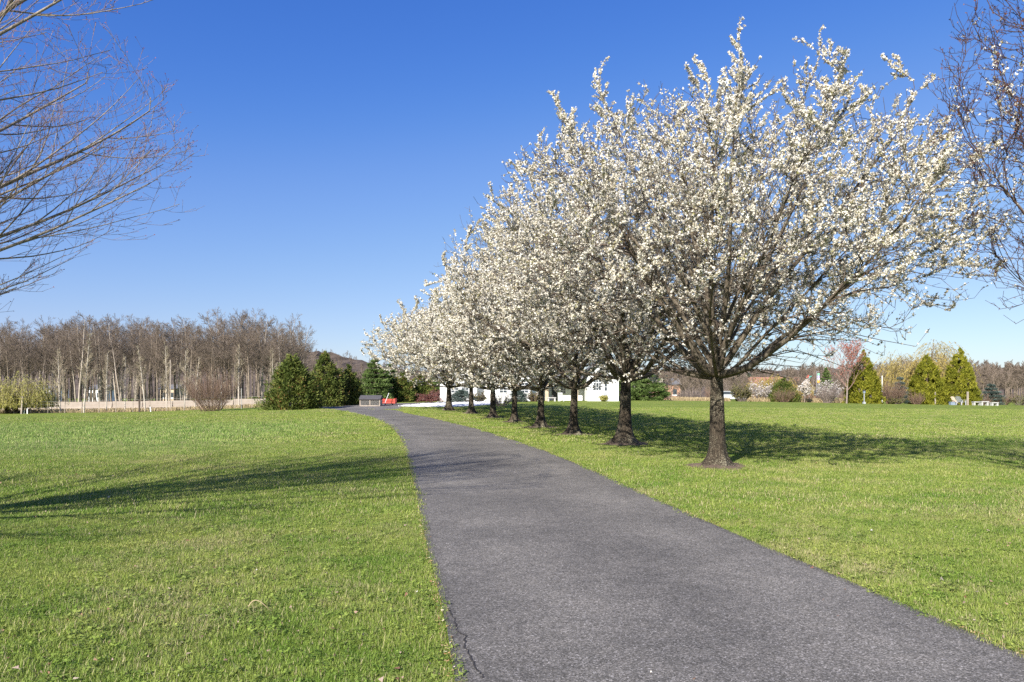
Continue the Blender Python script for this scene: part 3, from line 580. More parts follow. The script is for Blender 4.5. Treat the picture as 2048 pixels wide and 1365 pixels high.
def pear(px, py, label, Ht, a, seed, r0=.20, d=None, nl=15, n2=13, n3=9, n4=5, nclus=9000, cf=9, crad=.05, csz=.042,
         zf=1.45, bare_low=.35, rz=0., red=False, twig_r=.0045, s3=3, flower=M["blossom"], detail=True, lim=None, squash=None, shoots=True, reuse=None, zlow=None, slope=.16):
    rg = np.random.default_rng(seed)
    if d is None: x, d = gp(px, py)
    else: x = (px - CX) * d / F
    root = empty("pear_tree", (x, d, hz(x, d)))
    tag(root, label, "pear tree", "pear trees lining the driveway")
    span = zf + 1.25
    if reuse:
        root.rotation_euler = (0, 0, rz); root.scale = (reuse[1], reuse[1], reuse[2])
        for ch in reuse[0].children:
            cc = ch.copy(); COL.objects.link(cc); cc.parent = root
        SOILS.append((x, d, .65)); soil(x, d, .62, rg); return root
    obj("trunk", trunk_mesh("trunk", span + .5, r0, M["pear_bark"], rg, rtop=.42), root)
    z0 = (zlow or zf + .35) - .25; zc = .53 * (Ht + z0); c = Ht - zc                # crown: a round dome carried on the fork
    i = np.arange(nl); s = (i + .3) / nl
    zst = zf + s * 1.3
    th = np.radians(62 - 54 * s ** .9 + rg.normal(0, 4, nl)); az = rz + i * 2.39996 + rg.normal(0, .2, nl)
    dirn = np.stack([np.sin(th) * np.cos(az), np.sin(th) * np.sin(az), np.cos(th)], 1)
    pos = np.stack([np.zeros(nl), np.zeros(nl), zst], 1) + dirn * np.array([1, 1, 0]) * (r0 * .35)
    L = reach(pos, dirn, zc, a, c) * rg.uniform(.90, 1.02, nl)
    if squash is not None: L = L * (1 - squash[1] * np.clip(np.cos(az - squash[0]), 0, 1) * np.sin(th))
    rl = r0 * np.where(np.arange(nl) % 2 == 0, rg.uniform(.40, .54, nl), rg.uniform(.22, .34, nl)) * (1.1 - .25 * s)
    P1, R1 = walk(pos, dirn, L, 17, .03 + .10 * np.sin(th), .06, rg, rl, .07, 1.25)
    P1 = envelop(P1, zc, a, c)
    for j in range(nl):
        v, f = tubes(P1[j:j + 1], R1[j:j + 1], 9, rg); obj("limb", mesh_np("limb", v, [f], M["pear_limb"], True), root)
    fork = np.array([0, 0, zf + .3])
    P2, R2 = connect(crown_points(n2, zc, a, c, zlow or zf + .45, .5, .97, rg, .5 if zlow is None else .6, slope), P1, R1, 9, fork, rg, .62, .024)
    R2 = np.maximum(R2, .006)
    if shoots:
        Pw, Rw_, iw = spawn(P1, R1, 4, .55, 1.0, (8, 30), lambda t, q: L[q] * .12 + .65, 9, 1.1, .05, rg, .6, .016)
        Pw = envelop(Pw, zc, a * 1.08, c * 1.20)
        P2 = np.concatenate([P2, Pw]); R2 = np.concatenate([R2, Rw_])
    P3, R3 = connect(crown_points(n3, zc, a * 1.03, c * 1.04, zlow or zf + .4, .3, 1.04, rg, .5 if zlow is None else .6, slope), np.concatenate([P2, P1[:, ::2]]), np.concatenate([R2, R1[:, ::2]]), 5, fork, rg, .6, .012, .4)
    Pt, Rt, it = spawn(P2, R2, 3, .55, 1.0, (15, 50), lambda t, q: np.full(len(t), .36), 5, .6, .12, rg, .55, .010)
    nb_ = len(P3); P3 = np.concatenate([P3, Pt]); R3 = np.concatenate([R3, Rt])
    R3 = np.maximum(R3, twig_r); R2 = np.maximum(R2, twig_r * 1.3)
    parts = [tubes(P2, R2, 5, rg), tubes(P3, R3, s3, rg)]
    src = [P3]; bloom = np.clip(rg.lognormal(-.4, 1.15, len(P3)), .02, 7); bloom[nb_:][it >= n2] = 3.2; wsrc = [np.repeat(bloom, P3.shape[1] - 1)]
    if n4:
        L3 = np.linalg.norm(np.diff(P3, axis=1), axis=2).sum(1)
        P4, R4, i4 = spawn(P3, R3, n4, .1, 1.0, (30, 75), lambda t, q: np.clip(L3[q] * .35, .05, .22), 2, .3, .15, rg, .7, .006)
        R4 = np.maximum(R4, twig_r * .75)
        if detail: parts.append(tubes(P4, R4, 3, rg))
        src.append(P4); wsrc.append(np.repeat(bloom[i4] * 1.3, P4.shape[1] - 1))
    v, f = join(parts)
    tw = obj("twigs", mesh_np("twigs", v, [f], M["red_twig"] if red else M["pear_twig"], True), root); tw["kind"] = "stuff"
    # flowers strung along the twigs, thicker towards the outside and the top
    C = np.concatenate([q[:, 1:].reshape(-1, 3) for q in src])
    def weight(G, wt):
        Mi = G[:, G.shape[1] // 2:].mean(1); rho = np.hypot(Mi[:, 0], Mi[:, 1]); zr = np.maximum(Mi[:, 2] - zf, 0)
        q = np.sqrt((rho / a) ** 2 + ((Mi[:, 2] - zc) / c) ** 2)
        w = np.clip((q - .25) / .5, .12, 1) * wt * (bare_low + (1 - bare_low) * sstep(.12, .45, zr / (Ht - zf)))
        nz = np.sin(Mi[:, 0] * 2.1 + 1.3 * np.sin(Mi[:, 2] * 1.7 + seed)) * np.sin(Mi[:, 1] * 1.9 + Mi[:, 2] * 1.3)      # flowering varies from bough to bough
        w = w * np.clip(1 + .5 * nz, .2, 2) * np.where((rho < 1.3) & (Mi[:, 2] < zf + 1.5), .12, 1)
        if red: w = w * np.clip((q - .55) * 3, .02, 1) * np.clip(.1 + nz, .02, 1)
        return w * np.linalg.norm(np.diff(G, axis=1), axis=2).sum(1)
    groups = [(P3, bloom, .25), (P2, np.where(np.arange(len(P2)) < n2, .35, 3.0), .5)]
    if n4: groups.append((P4, bloom[i4] * 1.3, .1))
    W = [weight(G, wt) for G, wt, _ in groups]; tot = sum(w.sum() for w in W); cc = []
    for (G, wt, t0), w in zip(groups, W):
        m = int(nclus * w.sum() / tot); ii = rg.choice(len(G), m, p=w / w.sum()); p, T = pick(G, ii, t0 + (1 - t0) * rg.random(m)); cc.append(p)
    v, f, t = clusters(np.concatenate(cc), cf, crad, csz, rg)
    b = obj("blossoms", mesh_np("blossoms", v, [f], flower, False, {"tint": t}), root); b["kind"] = "stuff"
    if red:
        sel = rg.choice(len(C), 16000); u = rand_unit(len(sel), rg)
        v, f = sprays(C[sel] + rg.normal(0, .012, (len(sel), 3)), u, rand_unit(len(sel), rg), rg.uniform(.03, .055, len(sel)), rg.uniform(.008, .016, len(sel)))
        b = obj("buds", mesh_np("buds", v, [f], M["bud"], False, {"tint": np.repeat(rg.random(len(sel)), 3)}), root); b["kind"] = "stuff"
    soil(x, d, r0 * 2.0 + .30, rg); SOILS.append((x, d, (r0 * 2.0 + .30) * 1.05)); return root
SOILS = []
pear(1432, 934, "broad white blossoming pear tree with lichen speckled trunk, eighth from the white gravel bed", 7.7, 5.15, 11, r0=.172, nl=28, n2=320, n3=3300, n4=3, nclus=76000, cf=4, crad=.031, csz=.0282, rz=2.1, bare_low=.26)
pear(1252, 889, "white blossoming pear tree, seventh along the row from the white gravel bed", 8.2, 5.9, 23, zlow=1.85, slope=.13, r0=.215, nl=21, n2=270, n3=2200, n4=2, nclus=42000, cf=4, crad=.038, csz=.038, rz=.4, bare_low=.42)
pear(1149, 871, "white blossoming pear tree, sixth along the row from the white gravel bed", 7.9, 5.6, 37, zlow=1.55, slope=.10, r0=.165, d=26.3, nl=19, n2=220, n3=1600, n4=2, nclus=30000, cf=4, crad=.045, csz=.048, rz=1.2, bare_low=.6, twig_r=.006)
TREE_A = pear(1081, 857, "white blossoming pear tree, fifth along the row from the white gravel bed", 7.8, 5.0, 41, zlow=1.55, slope=.10, zf=1.2, r0=.175, d=31.5, nl=18, n2=210, n3=1600, n4=3, nclus=22000, cf=4, crad=.05, csz=.057, rz=2.9, bare_low=.6, twig_r=.007, detail=False)
TREE_B = pear(1028, 848, "white blossoming pear tree, fourth along the row from the white gravel bed", 7.6, 5.2, 53, zlow=1.55, slope=.10, zf=1.2, r0=.165, d=36.5, nl=18, n2=210, n3=1500, n4=3, nclus=19500, cf=4, crad=.055, csz=.064, rz=.9, bare_low=.6, twig_r=.008, detail=False)
pear(986, 838, "white blossoming pear tree, third along the row from the white gravel bed", 8.3, 5.6, 67, d=42, rz=2.0, reuse=(TREE_A, 1.05, 1.0))
pear(943, 831, "white blossoming pear tree, second along the row from the white gravel bed", 8.3, 5.6, 71, d=47.5, rz=4.1, reuse=(TREE_B, 1.10, 1.06))
pear(898, 823, "white blossoming pear tree beside the white gravel bed, first of the row", 8.3, 5.6, 83, d=53, rz=4.4, reuse=(TREE_A, 1.26, 1.03))
pear(2290, 1000, "sparsely flowering pear tree with dark reddish twigs, ninth from the white gravel bed", 9.8, 2.7, 97, r0=.17, nl=18, n2=220, n3=1700, n4=3, nclus=2600, cf=4, crad=.030, csz=.024, rz=2.6, red=True, bare_low=.5, zf=1.5, squash=(math.pi, .38))

# ------------------------------------------------------------------ bare maple at the left
def maple():
    rg = np.random.default_rng(19); x, y = -9.15, 6.1
    root = empty("maple_tree", (x, y, hz(x, y)))
    tag(root, "large bare maple tree with pale grey limbs and red buds beside the field", "maple tree")
    obj("trunk", trunk_mesh("trunk", 3.6, .27, M["maple_bark"], rg, rtop=.5), root)
    nl = 22; i = np.arange(nl); s = (i + .3) / nl; zf = 1.5; zc = 4.4; c = 3.2; a = 6.1
    th = np.radians(74 - 66 * s ** .9 + rg.normal(0, 3, nl)); az = i * 2.39996 + .3 + rg.normal(0, .15, nl)
    ns = 15; sv = np.arange(ns) / (ns - 1)                       # the boughs that reach out over the field
    s = np.r_[s, sv * .8]; th = np.r_[th, np.radians(90 - 74 * sv)]; az = np.r_[az, np.radians(22 + 34 * np.sin(np.arange(ns) * 2.3) + rg.normal(0, 5, ns))]; nl += ns
    zst = zf + s * 1.5
    dirn = np.stack([np.sin(th) * np.cos(az), np.sin(th) * np.sin(az), np.cos(th)], 1)
    pos = np.stack([np.zeros(nl), np.zeros(nl), zst], 1); L = reach(pos, dirn, zc, a, c) * rg.uniform(.93, 1.04, nl) * np.r_[np.ones(nl - ns), np.full(ns, 1.05)]
    P1, R1 = walk(pos, dirn, L, 20, .10 + .34 * np.sin(th), .045, rg, .27 * rg.uniform(.15, .24, nl), .09, .9)
    P1 = envelop(P1, zc, a, c)
    for j in range(nl):
        v, f = tubes(P1[j:j + 1], R1[j:j + 1], 8, rg); obj("limb", mesh_np("limb", v, [f], M["maple_bark"], True), root)
    P2, R2, _ = spawn(P1, R1, 13, .3, .97, (20, 42), lambda t, q: L[q] * (.50 - .36 * t), 10, .42, .055, rg, .55, .018, flat_=.3); P2 = envelop(P2, zc, a, c)
    L2 = np.linalg.norm(np.diff(P2, axis=1), axis=2).sum(1)
    P3, R3, _ = spawn(P2, R2, 8, .15, 1.0, (30, 60), lambda t, q: np.clip(L2[q] * (.42 - .24 * t), .1, .8), 5, .28, .08, rg, .5, .008)
    L3 = np.linalg.norm(np.diff(P3, axis=1), axis=2).sum(1)
    P4, R4, _ = spawn(P3, R3, 4, .15, 1.0, (30, 65), lambda t, q: np.clip(L3[q] * .42, .05, .22), 2, .25, .12, rg, .65, .004)
    R2 = np.maximum(R2, .0036); R3 = np.maximum(R3, .0022); R4 = np.maximum(R4, .0017)
    v, f = join([tubes(P2, R2, 5, rg)]); b = obj("branches", mesh_np("branches", v, [f], M["maple_bark"], True), root); b["kind"] = "stuff"
    v, f = join([tubes(P3, R3, 3, rg), tubes(P4, R4, 3, rg)]); tw = obj("twigs", mesh_np("twigs", v, [f], M["maple_twig"], True), root); tw["kind"] = "stuff"
    C = np.concatenate([P4[:, -1], P3[:, -1]]); u = rand_unit(len(C), rg)
    v, f = sprays(C, u, rand_unit(len(C), rg), rg.uniform(.012, .026, len(C)), rg.uniform(.007, .012, len(C)))
    bd = obj("buds", mesh_np("buds", v, [f], M["maple_bud"], False, {"tint": np.repeat(rg.random(len(C)), 3)}), root); bd["kind"] = "stuff"
maple()

# ------------------------------------------------------------------ forest, poplars, shrubs, willows
def bare_tree_meshes(seed, Ht, r0, crown, spread, mat_t, mat_c, n1=16, n2=8, n3=6, rt=.02, up=.35, ang=(30, 60), trunk_k=14, wob=.028):
    rg = np.random.default_rng(seed)
    P0, R0 = walk(np.array([[0, 0, -.1]]), np.array([[rg.normal(0, .04), rg.normal(0, .04), 1.0]]), np.array([Ht]), trunk_k, .3, wob, rg, np.array([r0]), .10, .8)
    P1, R1, _ = spawn(P0, R0, n1, crown, .98, ang, lambda t, q: spread * (1.25 - .9 * (t - crown) / (1 - crown)), 7, up, .10, rg, .5, r0 * .45)
    L1 = np.linalg.norm(np.diff(P1, axis=1), axis=2).sum(1)
    P2, R2, _ = spawn(P1, R1, n2, .2, 1, (25, 55), lambda t, q: L1[q] * (.6 - .3 * t), 5, up, .12, rg, .5)
    L2 = np.linalg.norm(np.diff(P2, axis=1), axis=2).sum(1)
    P3, R3, _ = spawn(P2, R2, n3, .2, 1, (25, 60), lambda t, q: L2[q] * (.6 - .3 * t), 3, up, .12, rg, .6)
    R1 = np.maximum(R1, rt * 1.3); R2 = np.maximum(R2, rt); R3 = np.maximum(R3, rt * .75)
    v, f = tubes(P0, R0, 7, rg); t = mesh_np("trunk", v, [f], mat_t, True)
    v, f = join([tubes(P1, R1, 4, rg), tubes(P2, R2, 3, rg), tubes(P3, R3, 3, rg)]); cme = mesh_np("crown", v, [f], mat_c, True)
    return t, cme, P3
def place_tree(name, meshes, loc, label, cat, group=None, rz=0, s=1.0, extra=None):
    r = empty(name, loc, rz, s); tag(r, label, cat, group)
    obj("trunk", meshes[0], r); c = obj("crown", meshes[1], r); c["kind"] = "stuff"
    return r
rg = np.random.default_rng(77)
FOREST = [bare_tree_meshes(200 + k, 15.5 + 1.2 * (k % 3), .19, [.40, .46, .52, .42, .48, .38, .44][k], [4.4, 4.0, 3.6, 4.6, 4.0, 4.2, 3.8][k],
                           M["wood_pale"] if k in (2, 5) else M["wood_bark"], M["wood_twig"], 24, 7, 5, .016, .22, (30, 62)) for k in range(7)]
SLIM = [bare_tree_meshes(260 + k, 12.5, .10, .45, 1.7, M["wood_pale"] if k else M["wood_bark"], M["wood_twig"], 14, 7, 5, .019, .5, (20, 45)) for k in range(2)]
count = 0
for row, dd in enumerate([99, 103, 107, 112, 118, 125, 133, 142]):
    x0, x1 = -150, (560 + 6 * row * 0 - CX) * dd / F
    for px in np.arange(-150, 606 - row * 1.5, 22 if row < 5 else 20):
        p = px + rg.uniform(-11, 11); d_ = dd + rg.uniform(-2.2, 2.2)
        prof = np.interp(p, [-100, 60, 200, 330, 380, 440, 470, 505, 545, 580, 615, 640], [.93, .95, .99, .98, .90, 1.0, 1.09, 1.02, .97, .93, .84, .62])
        k = int(rg.integers(0, 7)); loc = at(p, d_)
        s = prof * (zof(640, d_) + .5) / 17.2 * rg.uniform(.74, 1.06)
        slim = rg.random() < .22; ks = int(rg.integers(0, 2)); pale = (ks == 1) if slim else k in (2, 5)
        where = "in the front rank" if row < 2 else "mid wood" if row < 5 else "deep in the wood"
        near = next((nm for a_, b_, nm in ((-400, 60, "behind the small willow"), (60, 230, "behind the first poplars"), (230, 400, "behind the dark wooden post"), (400, 470, "behind the brown shrub"), (470, 560, "left of the junipers"), (560, 700, "behind the junipers")) if a_ <= p < b_))
        FL = "%s bare tree with %s trunk %s, %s" % ("slim" if slim else "spreading", "pale" if pale else "brown", where, near)
        if slim:
            place_tree("forest_tree", SLIM[ks], loc, FL, "tree", "bare trees of the wood", rg.uniform(0, 6.28), s * 1.1)
        else:
            place_tree("forest_tree", FOREST[k], loc, FL, "tree", "bare trees of the wood", rg.uniform(0, 6.28), s)
        count += 1
# twiggy undergrowth at the wood's edge (nobody could count it)
def stems(n, Ht, spread, seed, mat, kids=5, r=.012, base=.15, up=.25, kk=6, wig=.06, twig=True, name="stems"):
    rg = np.random.default_rng(seed); az = rg.uniform(0, 6.28, n); th = np.arctan2(spread * np.sqrt(rg.random(n)), Ht)
    dirn = np.stack([np.sin(th) * np.cos(az), np.sin(th) * np.sin(az), np.cos(th)], 1)
    pr_ = np.maximum(base, spread * .30) * np.sqrt(rg.random(n)); pa = az + rg.normal(0, .5, n)
    pos = np.stack([pr_ * np.cos(pa), pr_ * np.sin(pa), np.full(n, -.05)], 1); sf = np.tan(th) * Ht / spread
    th = th * 1.15; dirn = np.stack([np.sin(th) * np.cos(az), np.sin(th) * np.sin(az), np.cos(th)], 1)
    L = Ht * np.sqrt(np.maximum(1 - .55 * sf ** 2, .2)) * rg.uniform(.6, 1.0, n)
    P, R = walk(pos, dirn, L, kk, up * .3, wig, rg, np.full(n, r * 1.6), .3)
    Q, S, _ = spawn(P, R, kids, .25, 1, (15, 40), lambda t, q: L[q] * (.42 - .22 * t), 3, up, .1, rg, .7)
    S = np.maximum(S, r * .6); parts = [tubes(P, R, 4, rg), tubes(Q, S, 3, rg)]
    if twig:
        Lq = np.linalg.norm(np.diff(Q, axis=1), axis=2).sum(1)
        W, U, _ = spawn(Q, S, 3, .2, 1, (20, 50), lambda t, q: Lq[q] * .5, 2, up, .1, rg, .7); U = np.maximum(U, r * .5); parts.append(tubes(W, U, 3, rg))
        Q = np.concatenate([Q[:, 1:].reshape(-1, 3), W[:, 1:].reshape(-1, 3)])
    else: Q = Q[:, 1:].reshape(-1, 3)
    v, f = join(parts); return mesh_np(name, v, [f], mat, True), Q
def shrub(px, d, Ht, spread, label, mat, n=60, seed=1, leaves=None, leaf_n=0, leaf_s=.1, r=.012, cat="shrub", name="shrub", group=None, base=.15, kids=5):
    x, y, z = at(px, d); me, C = stems(n, Ht, spread, seed, mat, r=r, base=base, kids=kids)
    root = empty(name, (x, y, z)); tag(root, label, cat, group)
    o = obj("stems", me, root)
    if leaves:
        rg = np.random.default_rng(seed + 500); sel = rg.integers(0, len(C), leaf_n); u = rand_unit(leaf_n, rg)
        v, f = quads(C[sel] + rg.normal(0, .05, (leaf_n, 3)), u, rand_unit(leaf_n, rg), leaf_s * rg.uniform(.6, 1.3, leaf_n), leaf_s * rg.uniform(.4, .9, leaf_n))
        q = obj("foliage", mesh_np("foliage", v, [f], leaves, False, {"tint": np.repeat(rg.random(leaf_n), 4)}), root); q["kind"] = "stuff"
    return root
ug = []
off = 0; UV = []; UF = []
for k in range(45):
    me, C = stems(10, rg.uniform(1.0, 3.0), 1.6, 900 + k, M["wood_twig"], kids=4, r=.02, twig=False)
    n_ = len(me.vertices); v = np.zeros(n_ * 3, np.float32); me.vertices.foreach_get("co", v); v = v.reshape(-1, 3)
    f = np.zeros(len(me.loops), np.int32); me.loops.foreach_get("vertex_index", f)
    px = rg.uniform(-120, 610); d_ = rg.uniform(96, 126); b = at(px, d_); UV.append(v + b); UF.append(f.reshape(-1, 4) + off); off += n_
    bpy.data.meshes.remove(me)
tag(obj("undergrowth", mesh_np("undergrowth", np.concatenate(UV), [np.concatenate(UF)], M["wood_twig"], True)), "tangled brown undergrowth between the trunks of the wood", "undergrowth", kind="stuff")

# slender pale poplars on the near side of the highway
POP = [bare_tree_meshes(300 + k, 8.2, .085, [.2, .28, .24][k], [1.45, 1.1, 1.3][k], M["poplar_bark"], M["poplar_twig"], 24, 7, 5, .010, .55, (22, 45), wob=.012) for k in range(3)]
for k, (px, top, base, d_) in enumerate([(121, 700, 829, 71), (168, 665, 829, 70), (213, 705, 828, 72), (250, 712, 828, 73), (291, 690, 828, 71), (333, 688, 827, 72), (369, 700, 826, 72), (390, 712, 826, 74), (478, 692, 824, 73), (549, 700, 822, 75)]):
    s = (zof(top, d_) - at(px, d_)[2]) / 8.2
    place_tree("poplar_tree", POP[k % 3], at(px, d_), "slender leafless pale poplar by the field, " + ["next to the small yellow willow", "tallest of the row, second from the willow", "third along the row from the willow", "just before the dark wooden post", "just past the dark wooden post", "between two marker stakes and the utility stake", "left of the brown shrub, beyond the utility stake", "half hidden behind the brown shrub", "between the brown shrub and the yew", "rising beside the juniper"][k], "poplar tree", "pale poplars along the highway fence", k * 1.3, s)

def willow(px, d, Ht, W, label, seed, mat, trunks=1, n_str=420, leaf=.14, per=26, hang=(.45, .9)):
    rg = np.random.default_rng(seed); x, y, z = at(px, d); root = empty("willow_tree", (x, y, z)); tag(root, label, "willow tree")
    nl = 12 * trunks; az = np.arange(nl) * 2.4 + rg.normal(0, .2, nl); th = np.radians(rg.uniform(12, 52, nl))
    pos = np.zeros((nl, 3)); pos[:, 2] = -.05; pos[:, 0] = rg.uniform(-.2, .2, nl) * trunks * 3
    dirn = np.stack([np.sin(th) * np.cos(az), np.sin(th) * np.sin(az), np.cos(th) * 1.4], 1)
    L = np.full(nl, Ht * .93) * rg.uniform(.75, 1.02, nl)
    P, R = walk(pos, dirn, L, 10, .0, .06, rg, np.full(nl, Ht * .016), .1, drop=.18)
    P[:, :, 0] *= W / (Ht * .75); P[:, :, 1] *= W / (Ht * .75)
    v, f = tubes(P, R, 6, rg); obj("trunk", mesh_np("trunk", v, [f], M["bark_plain"], True), root)
    Q, S, _ = spawn(P, R, n_str // nl, .4, 1, (20, 70), lambda t, q: np.full(len(t), Ht * .12), 4, .0, .1, rg, .5, .03, even=False, drop=.35)
    S = np.maximum(S, .012)
    hl = Ht * rg.uniform(hang[0], hang[1], len(Q)); tip = Q[:, -1]
    hl = np.minimum(hl, tip[:, 2] - Ht * .08)
    st, Rs = walk(tip, nrm(Q[:, -1] - Q[:, -2]) * np.array([.5, .5, .1]) + np.array([0, 0, -.25]), np.maximum(hl, .3), 6, 0, .03, rg, np.full(len(Q), .008), .5, drop=.75)
    v, f = join([tubes(Q, S, 3, rg), tubes(st, Rs, 3, rg)]); b = obj("strands", mesh_np("strands", v, [f], M["poplar_twig"], True), root); b["kind"] = "stuff"
    idx = np.repeat(np.arange(len(Q)), per); t = rg.random(len(idx)); C, T = pick(st, idx, t); C = C + rg.normal(0, .05, C.shape)
    v, f = sprays(C, T + rg.normal(0, .35, T.shape), rand_unit(len(C), rg), 1.15 * leaf * rg.uniform(.6, 1.3, len(C)), leaf * .34 * rg.uniform(.6, 1.3, len(C)))
    o = obj("foliage", mesh_np("foliage", v, [f], mat, False, {"tint": np.repeat(np.clip(rg.normal(.5, .25, len(C)), 0, 1), 3)}), root); o["kind"] = "stuff"
    return root
willow(30, 70, 4.7, 3.1, "small yellow green weeping willow at the edge of the left field", 401, M["willow"], 2, 640, .13, 40)
willow(1848, 112, 11.2, 7.2, "tall pale yellow weeping willow behind the conical arborvitae", 402, M["willow_gold"], 1, 1100, .22, 34, (.3, .7))
willow(1545, 150, 6.8, 9.5, "broad yellow willow far behind the shrub border", 403, M["willow_gold"], 1, 500, .28, 26, (.3, .6))

# ------------------------------------------------------------------ conifers
def conifer(px, d, Ht, W, label, seed, mat, style="cone", n_cl=160, per=46, leaf=.17, cat="evergreen tree", group=None, name="evergreen_tree", lift=.0, base_py=None):
    rg = np.random.default_rng(seed); x, y, z = at(px, d); root = empty(name, (x, y, z)); tag(root, label, cat, group)
    P0, R0 = walk(np.array([[0, 0, -.1]]), np.array([[0, 0, 1.0]]), np.array([Ht * .96]), 8, .2, .01, rg, np.array([Ht * .02 + .03]), .1)
    v, f = tubes(P0, R0, 8, rg); obj("trunk", mesh_np("trunk", v, [f], M["bark_plain"], True), root)
    if style == "cone":            # dense, smooth cone of upright sprays
        zz = Ht * (1 - rg.random(n_cl) ** .62); rr = W * np.interp(zz / Ht, [0, .12, .4, .72, .9, 1], [.90, .98, .82, .46, .18, .0])
    elif style == "juniper":       # ragged, full to the ground
        zz = Ht * (1 - rg.random(n_cl) ** .62); rr = W * np.interp(zz / Ht, [0, .15, .45, .75, 1], [.94, 1, .84, .46, .05]) * rg.uniform(.70, 1.2, n_cl)
    else:                          # pine / spruce: tiers
        tiers = max(6, int(Ht * 1.9)); zz = Ht * (lift + (1 - lift) * (rg.integers(0, tiers, n_cl) + .5 + rg.normal(0, .12, n_cl)) / tiers)
        zz = np.clip(Ht - (Ht - zz) * 1.0, 0.05, Ht); rr = W * np.interp(zz / Ht, [0, .15, .5, .85, 1], [.9, 1, .72, .3, .05]) * rg.uniform(.35, 1.1, n_cl) ** .6
    az = rg.uniform(0, 6.28, n_cl); fr = (1 - .35 * rg.random(n_cl) ** 2) * np.where(rg.random(n_cl) < .10, rg.uniform(1.08, 1.3, n_cl), 1)
    C = np.stack([rr * fr * np.cos(az), rr * fr * np.sin(az), zz], 1)
    out = np.stack([np.cos(az), np.sin(az), np.zeros(n_cl)], 1)
    crad = {"cone": .20, "juniper": .27, "pine": .30}.get(style, .28) * (W / 1.6) ** .5
    idx = np.repeat(np.arange(n_cl), per); off = rg.normal(0, crad * .6, (len(idx), 3)) * np.clip(.25 + .95 * (rr[idx] / W)[:, None], .25, 1)
    if style == "pine": off[:, 2] *= .5
    ctr = C[idx] + off; ctr[:, 2] = np.clip(ctr[:, 2], .03, Ht * 1.03)
    ax = {"cone": np.array([0, 0, 1.0]) + .7 * out[idx], "juniper": np.array([0, 0, .8]) + out[idx], "pine": np.array([0, 0, .45]) + out[idx]}.get(style, out[idx]) + rg.normal(0, .5, ctr.shape)
    nn = out[idx] + rg.normal(0, .6, ctr.shape)
    v, f = sprays(ctr, ax, nn, 1.15 * leaf * rg.uniform(.6, 1.3, len(idx)), leaf * ({"pine": .22}.get(style, .45)) * rg.uniform(.6, 1.3, len(idx)))
    t = np.clip(np.repeat(rg.uniform(.15, .85, n_cl), per) + rg.normal(0, .15, len(idx)), 0, 1)
    o = obj("crown", mesh_np("crown", v, [f], mat, False, {"tint": np.repeat(t, 3)}), root); o["kind"] = "stuff"
    if style == "pine":
        sel = rg.choice(n_cl, min(n_cl, 90), replace=False); a0 = np.stack([0 * zz[sel], 0 * zz[sel], np.maximum(zz[sel] - .25, .1)], 1)
        P = np.stack([a0, .5 * (a0 + C[sel]) - (0, 0, .03), C[sel]], 1); R = np.full((len(sel), 3), .03) * np.array([1, .7, .35])
        v, f = tubes(P, R, 4, rg); obj("branches", mesh_np("branches", v, [f], M["bark_plain"], True), root)["kind"] = "stuff"
    return root
conifer(585, 57, 4.75, 2.1, "dark olive juniper with bronze tips, farthest from the wooden coop", 501, M["juniper"], "juniper", 330, 60, .17, group="junipers beside the driveway court")
conifer(650, 65, 5.2, 1.85, "tall dark olive juniper in the middle of three beside the drive", 502, M["juniper"], "juniper", 330, 60, .17, group="junipers beside the driveway court")
conifer(697, 68, 4.0, 1.35, "dark olive juniper standing next to the wooden coop", 503, M["juniper"], "juniper", 240, 60, .17, group="junipers beside the driveway court")
conifer(750, 74, 4.9, 2.0, "soft mid green pine behind the wooden coop", 504, M["pine"], "pine", 260, 80, .26, name="pine_tree", cat="pine tree")
conifer(780, 78, 4.4, 1.5, "bushy green pine behind the red plank trailer", 505, M["pine"], "pine", 200, 80, .26, name="pine_tree", cat="pine tree")
conifer(806, 77, 3.7, 1.2, "bronze tinted juniper between the red plank trailer and the first pear", 506, M["juniper"], "juniper", 200, 50, .18)
conifer(838, 80, 3.2, 1.9, "low wide dark green juniper behind the weeping red maple", 507, M["juniper"], "juniper", 240, 50, .18)
conifer(872, 82, 3.6, 1.6, "green pine peeping out beside the left end of the house", 508, M["pine"], "pine", 180, 60, .26, name="pine_tree", cat="pine tree")
conifer(506, 97, 1.3, 2.2, "small rounded yew showing above the concrete barrier", 509, M["juniper"], "juniper", 80, 40, .2, name="yew_bush", cat="shrub")
conifer(923, 74, 1.35, 1.55, "spreading blue green dwarf spruce by the gravel bed in front of the house", 510, M["spruce"], "pine", 120, 60, .15, name="dwarf_spruce", cat="spruce")
conifer(1036, 74, 1.35, 1.3, "rounded blue green dwarf spruce in front of the house entrance wing", 511, M["spruce"], "pine", 110, 60, .15, name="dwarf_spruce", cat="spruce")
conifer(1292, 87, 3.9, 3.0, "wide bushy green pine at the right end of the house", 512, M["pine"], "pine", 330, 80, .28, name="pine_tree", cat="pine tree")
conifer(1255, 92, 6.0, 2.6, "tall green pine rising behind the right end of the house", 513, M["pine"], "pine", 300, 80, .28, name="pine_tree", cat="pine tree")
conifer(1727, 84, 6.6, 2.05, "conical yellow green arborvitae behind the red maple", 520, M["arbor"], "cone", 420, 60, .19, name="arborvitae", cat="arborvitae", group="conical arborvitae")
conifer(1853, 85, 6.35, 2.1, "conical yellow green arborvitae next to the small brown shrub", 521, M["arbor"], "cone", 420, 60, .19, name="arborvitae", cat="arborvitae", group="conical arborvitae")
conifer(1919, 86, 7.3, 2.05, "tallest conical yellow green arborvitae, behind the garden chairs", 522, M["arbor"], "cone", 440, 60, .19, name="arborvitae", cat="arborvitae", group="conical arborvitae")
conifer(1800, 86, 3.5, 1.15, "narrow leaning blue spruce between the brown shrubs", 523, M["spruce"], "pine", 150, 60, .2, name="blue_spruce", cat="spruce")
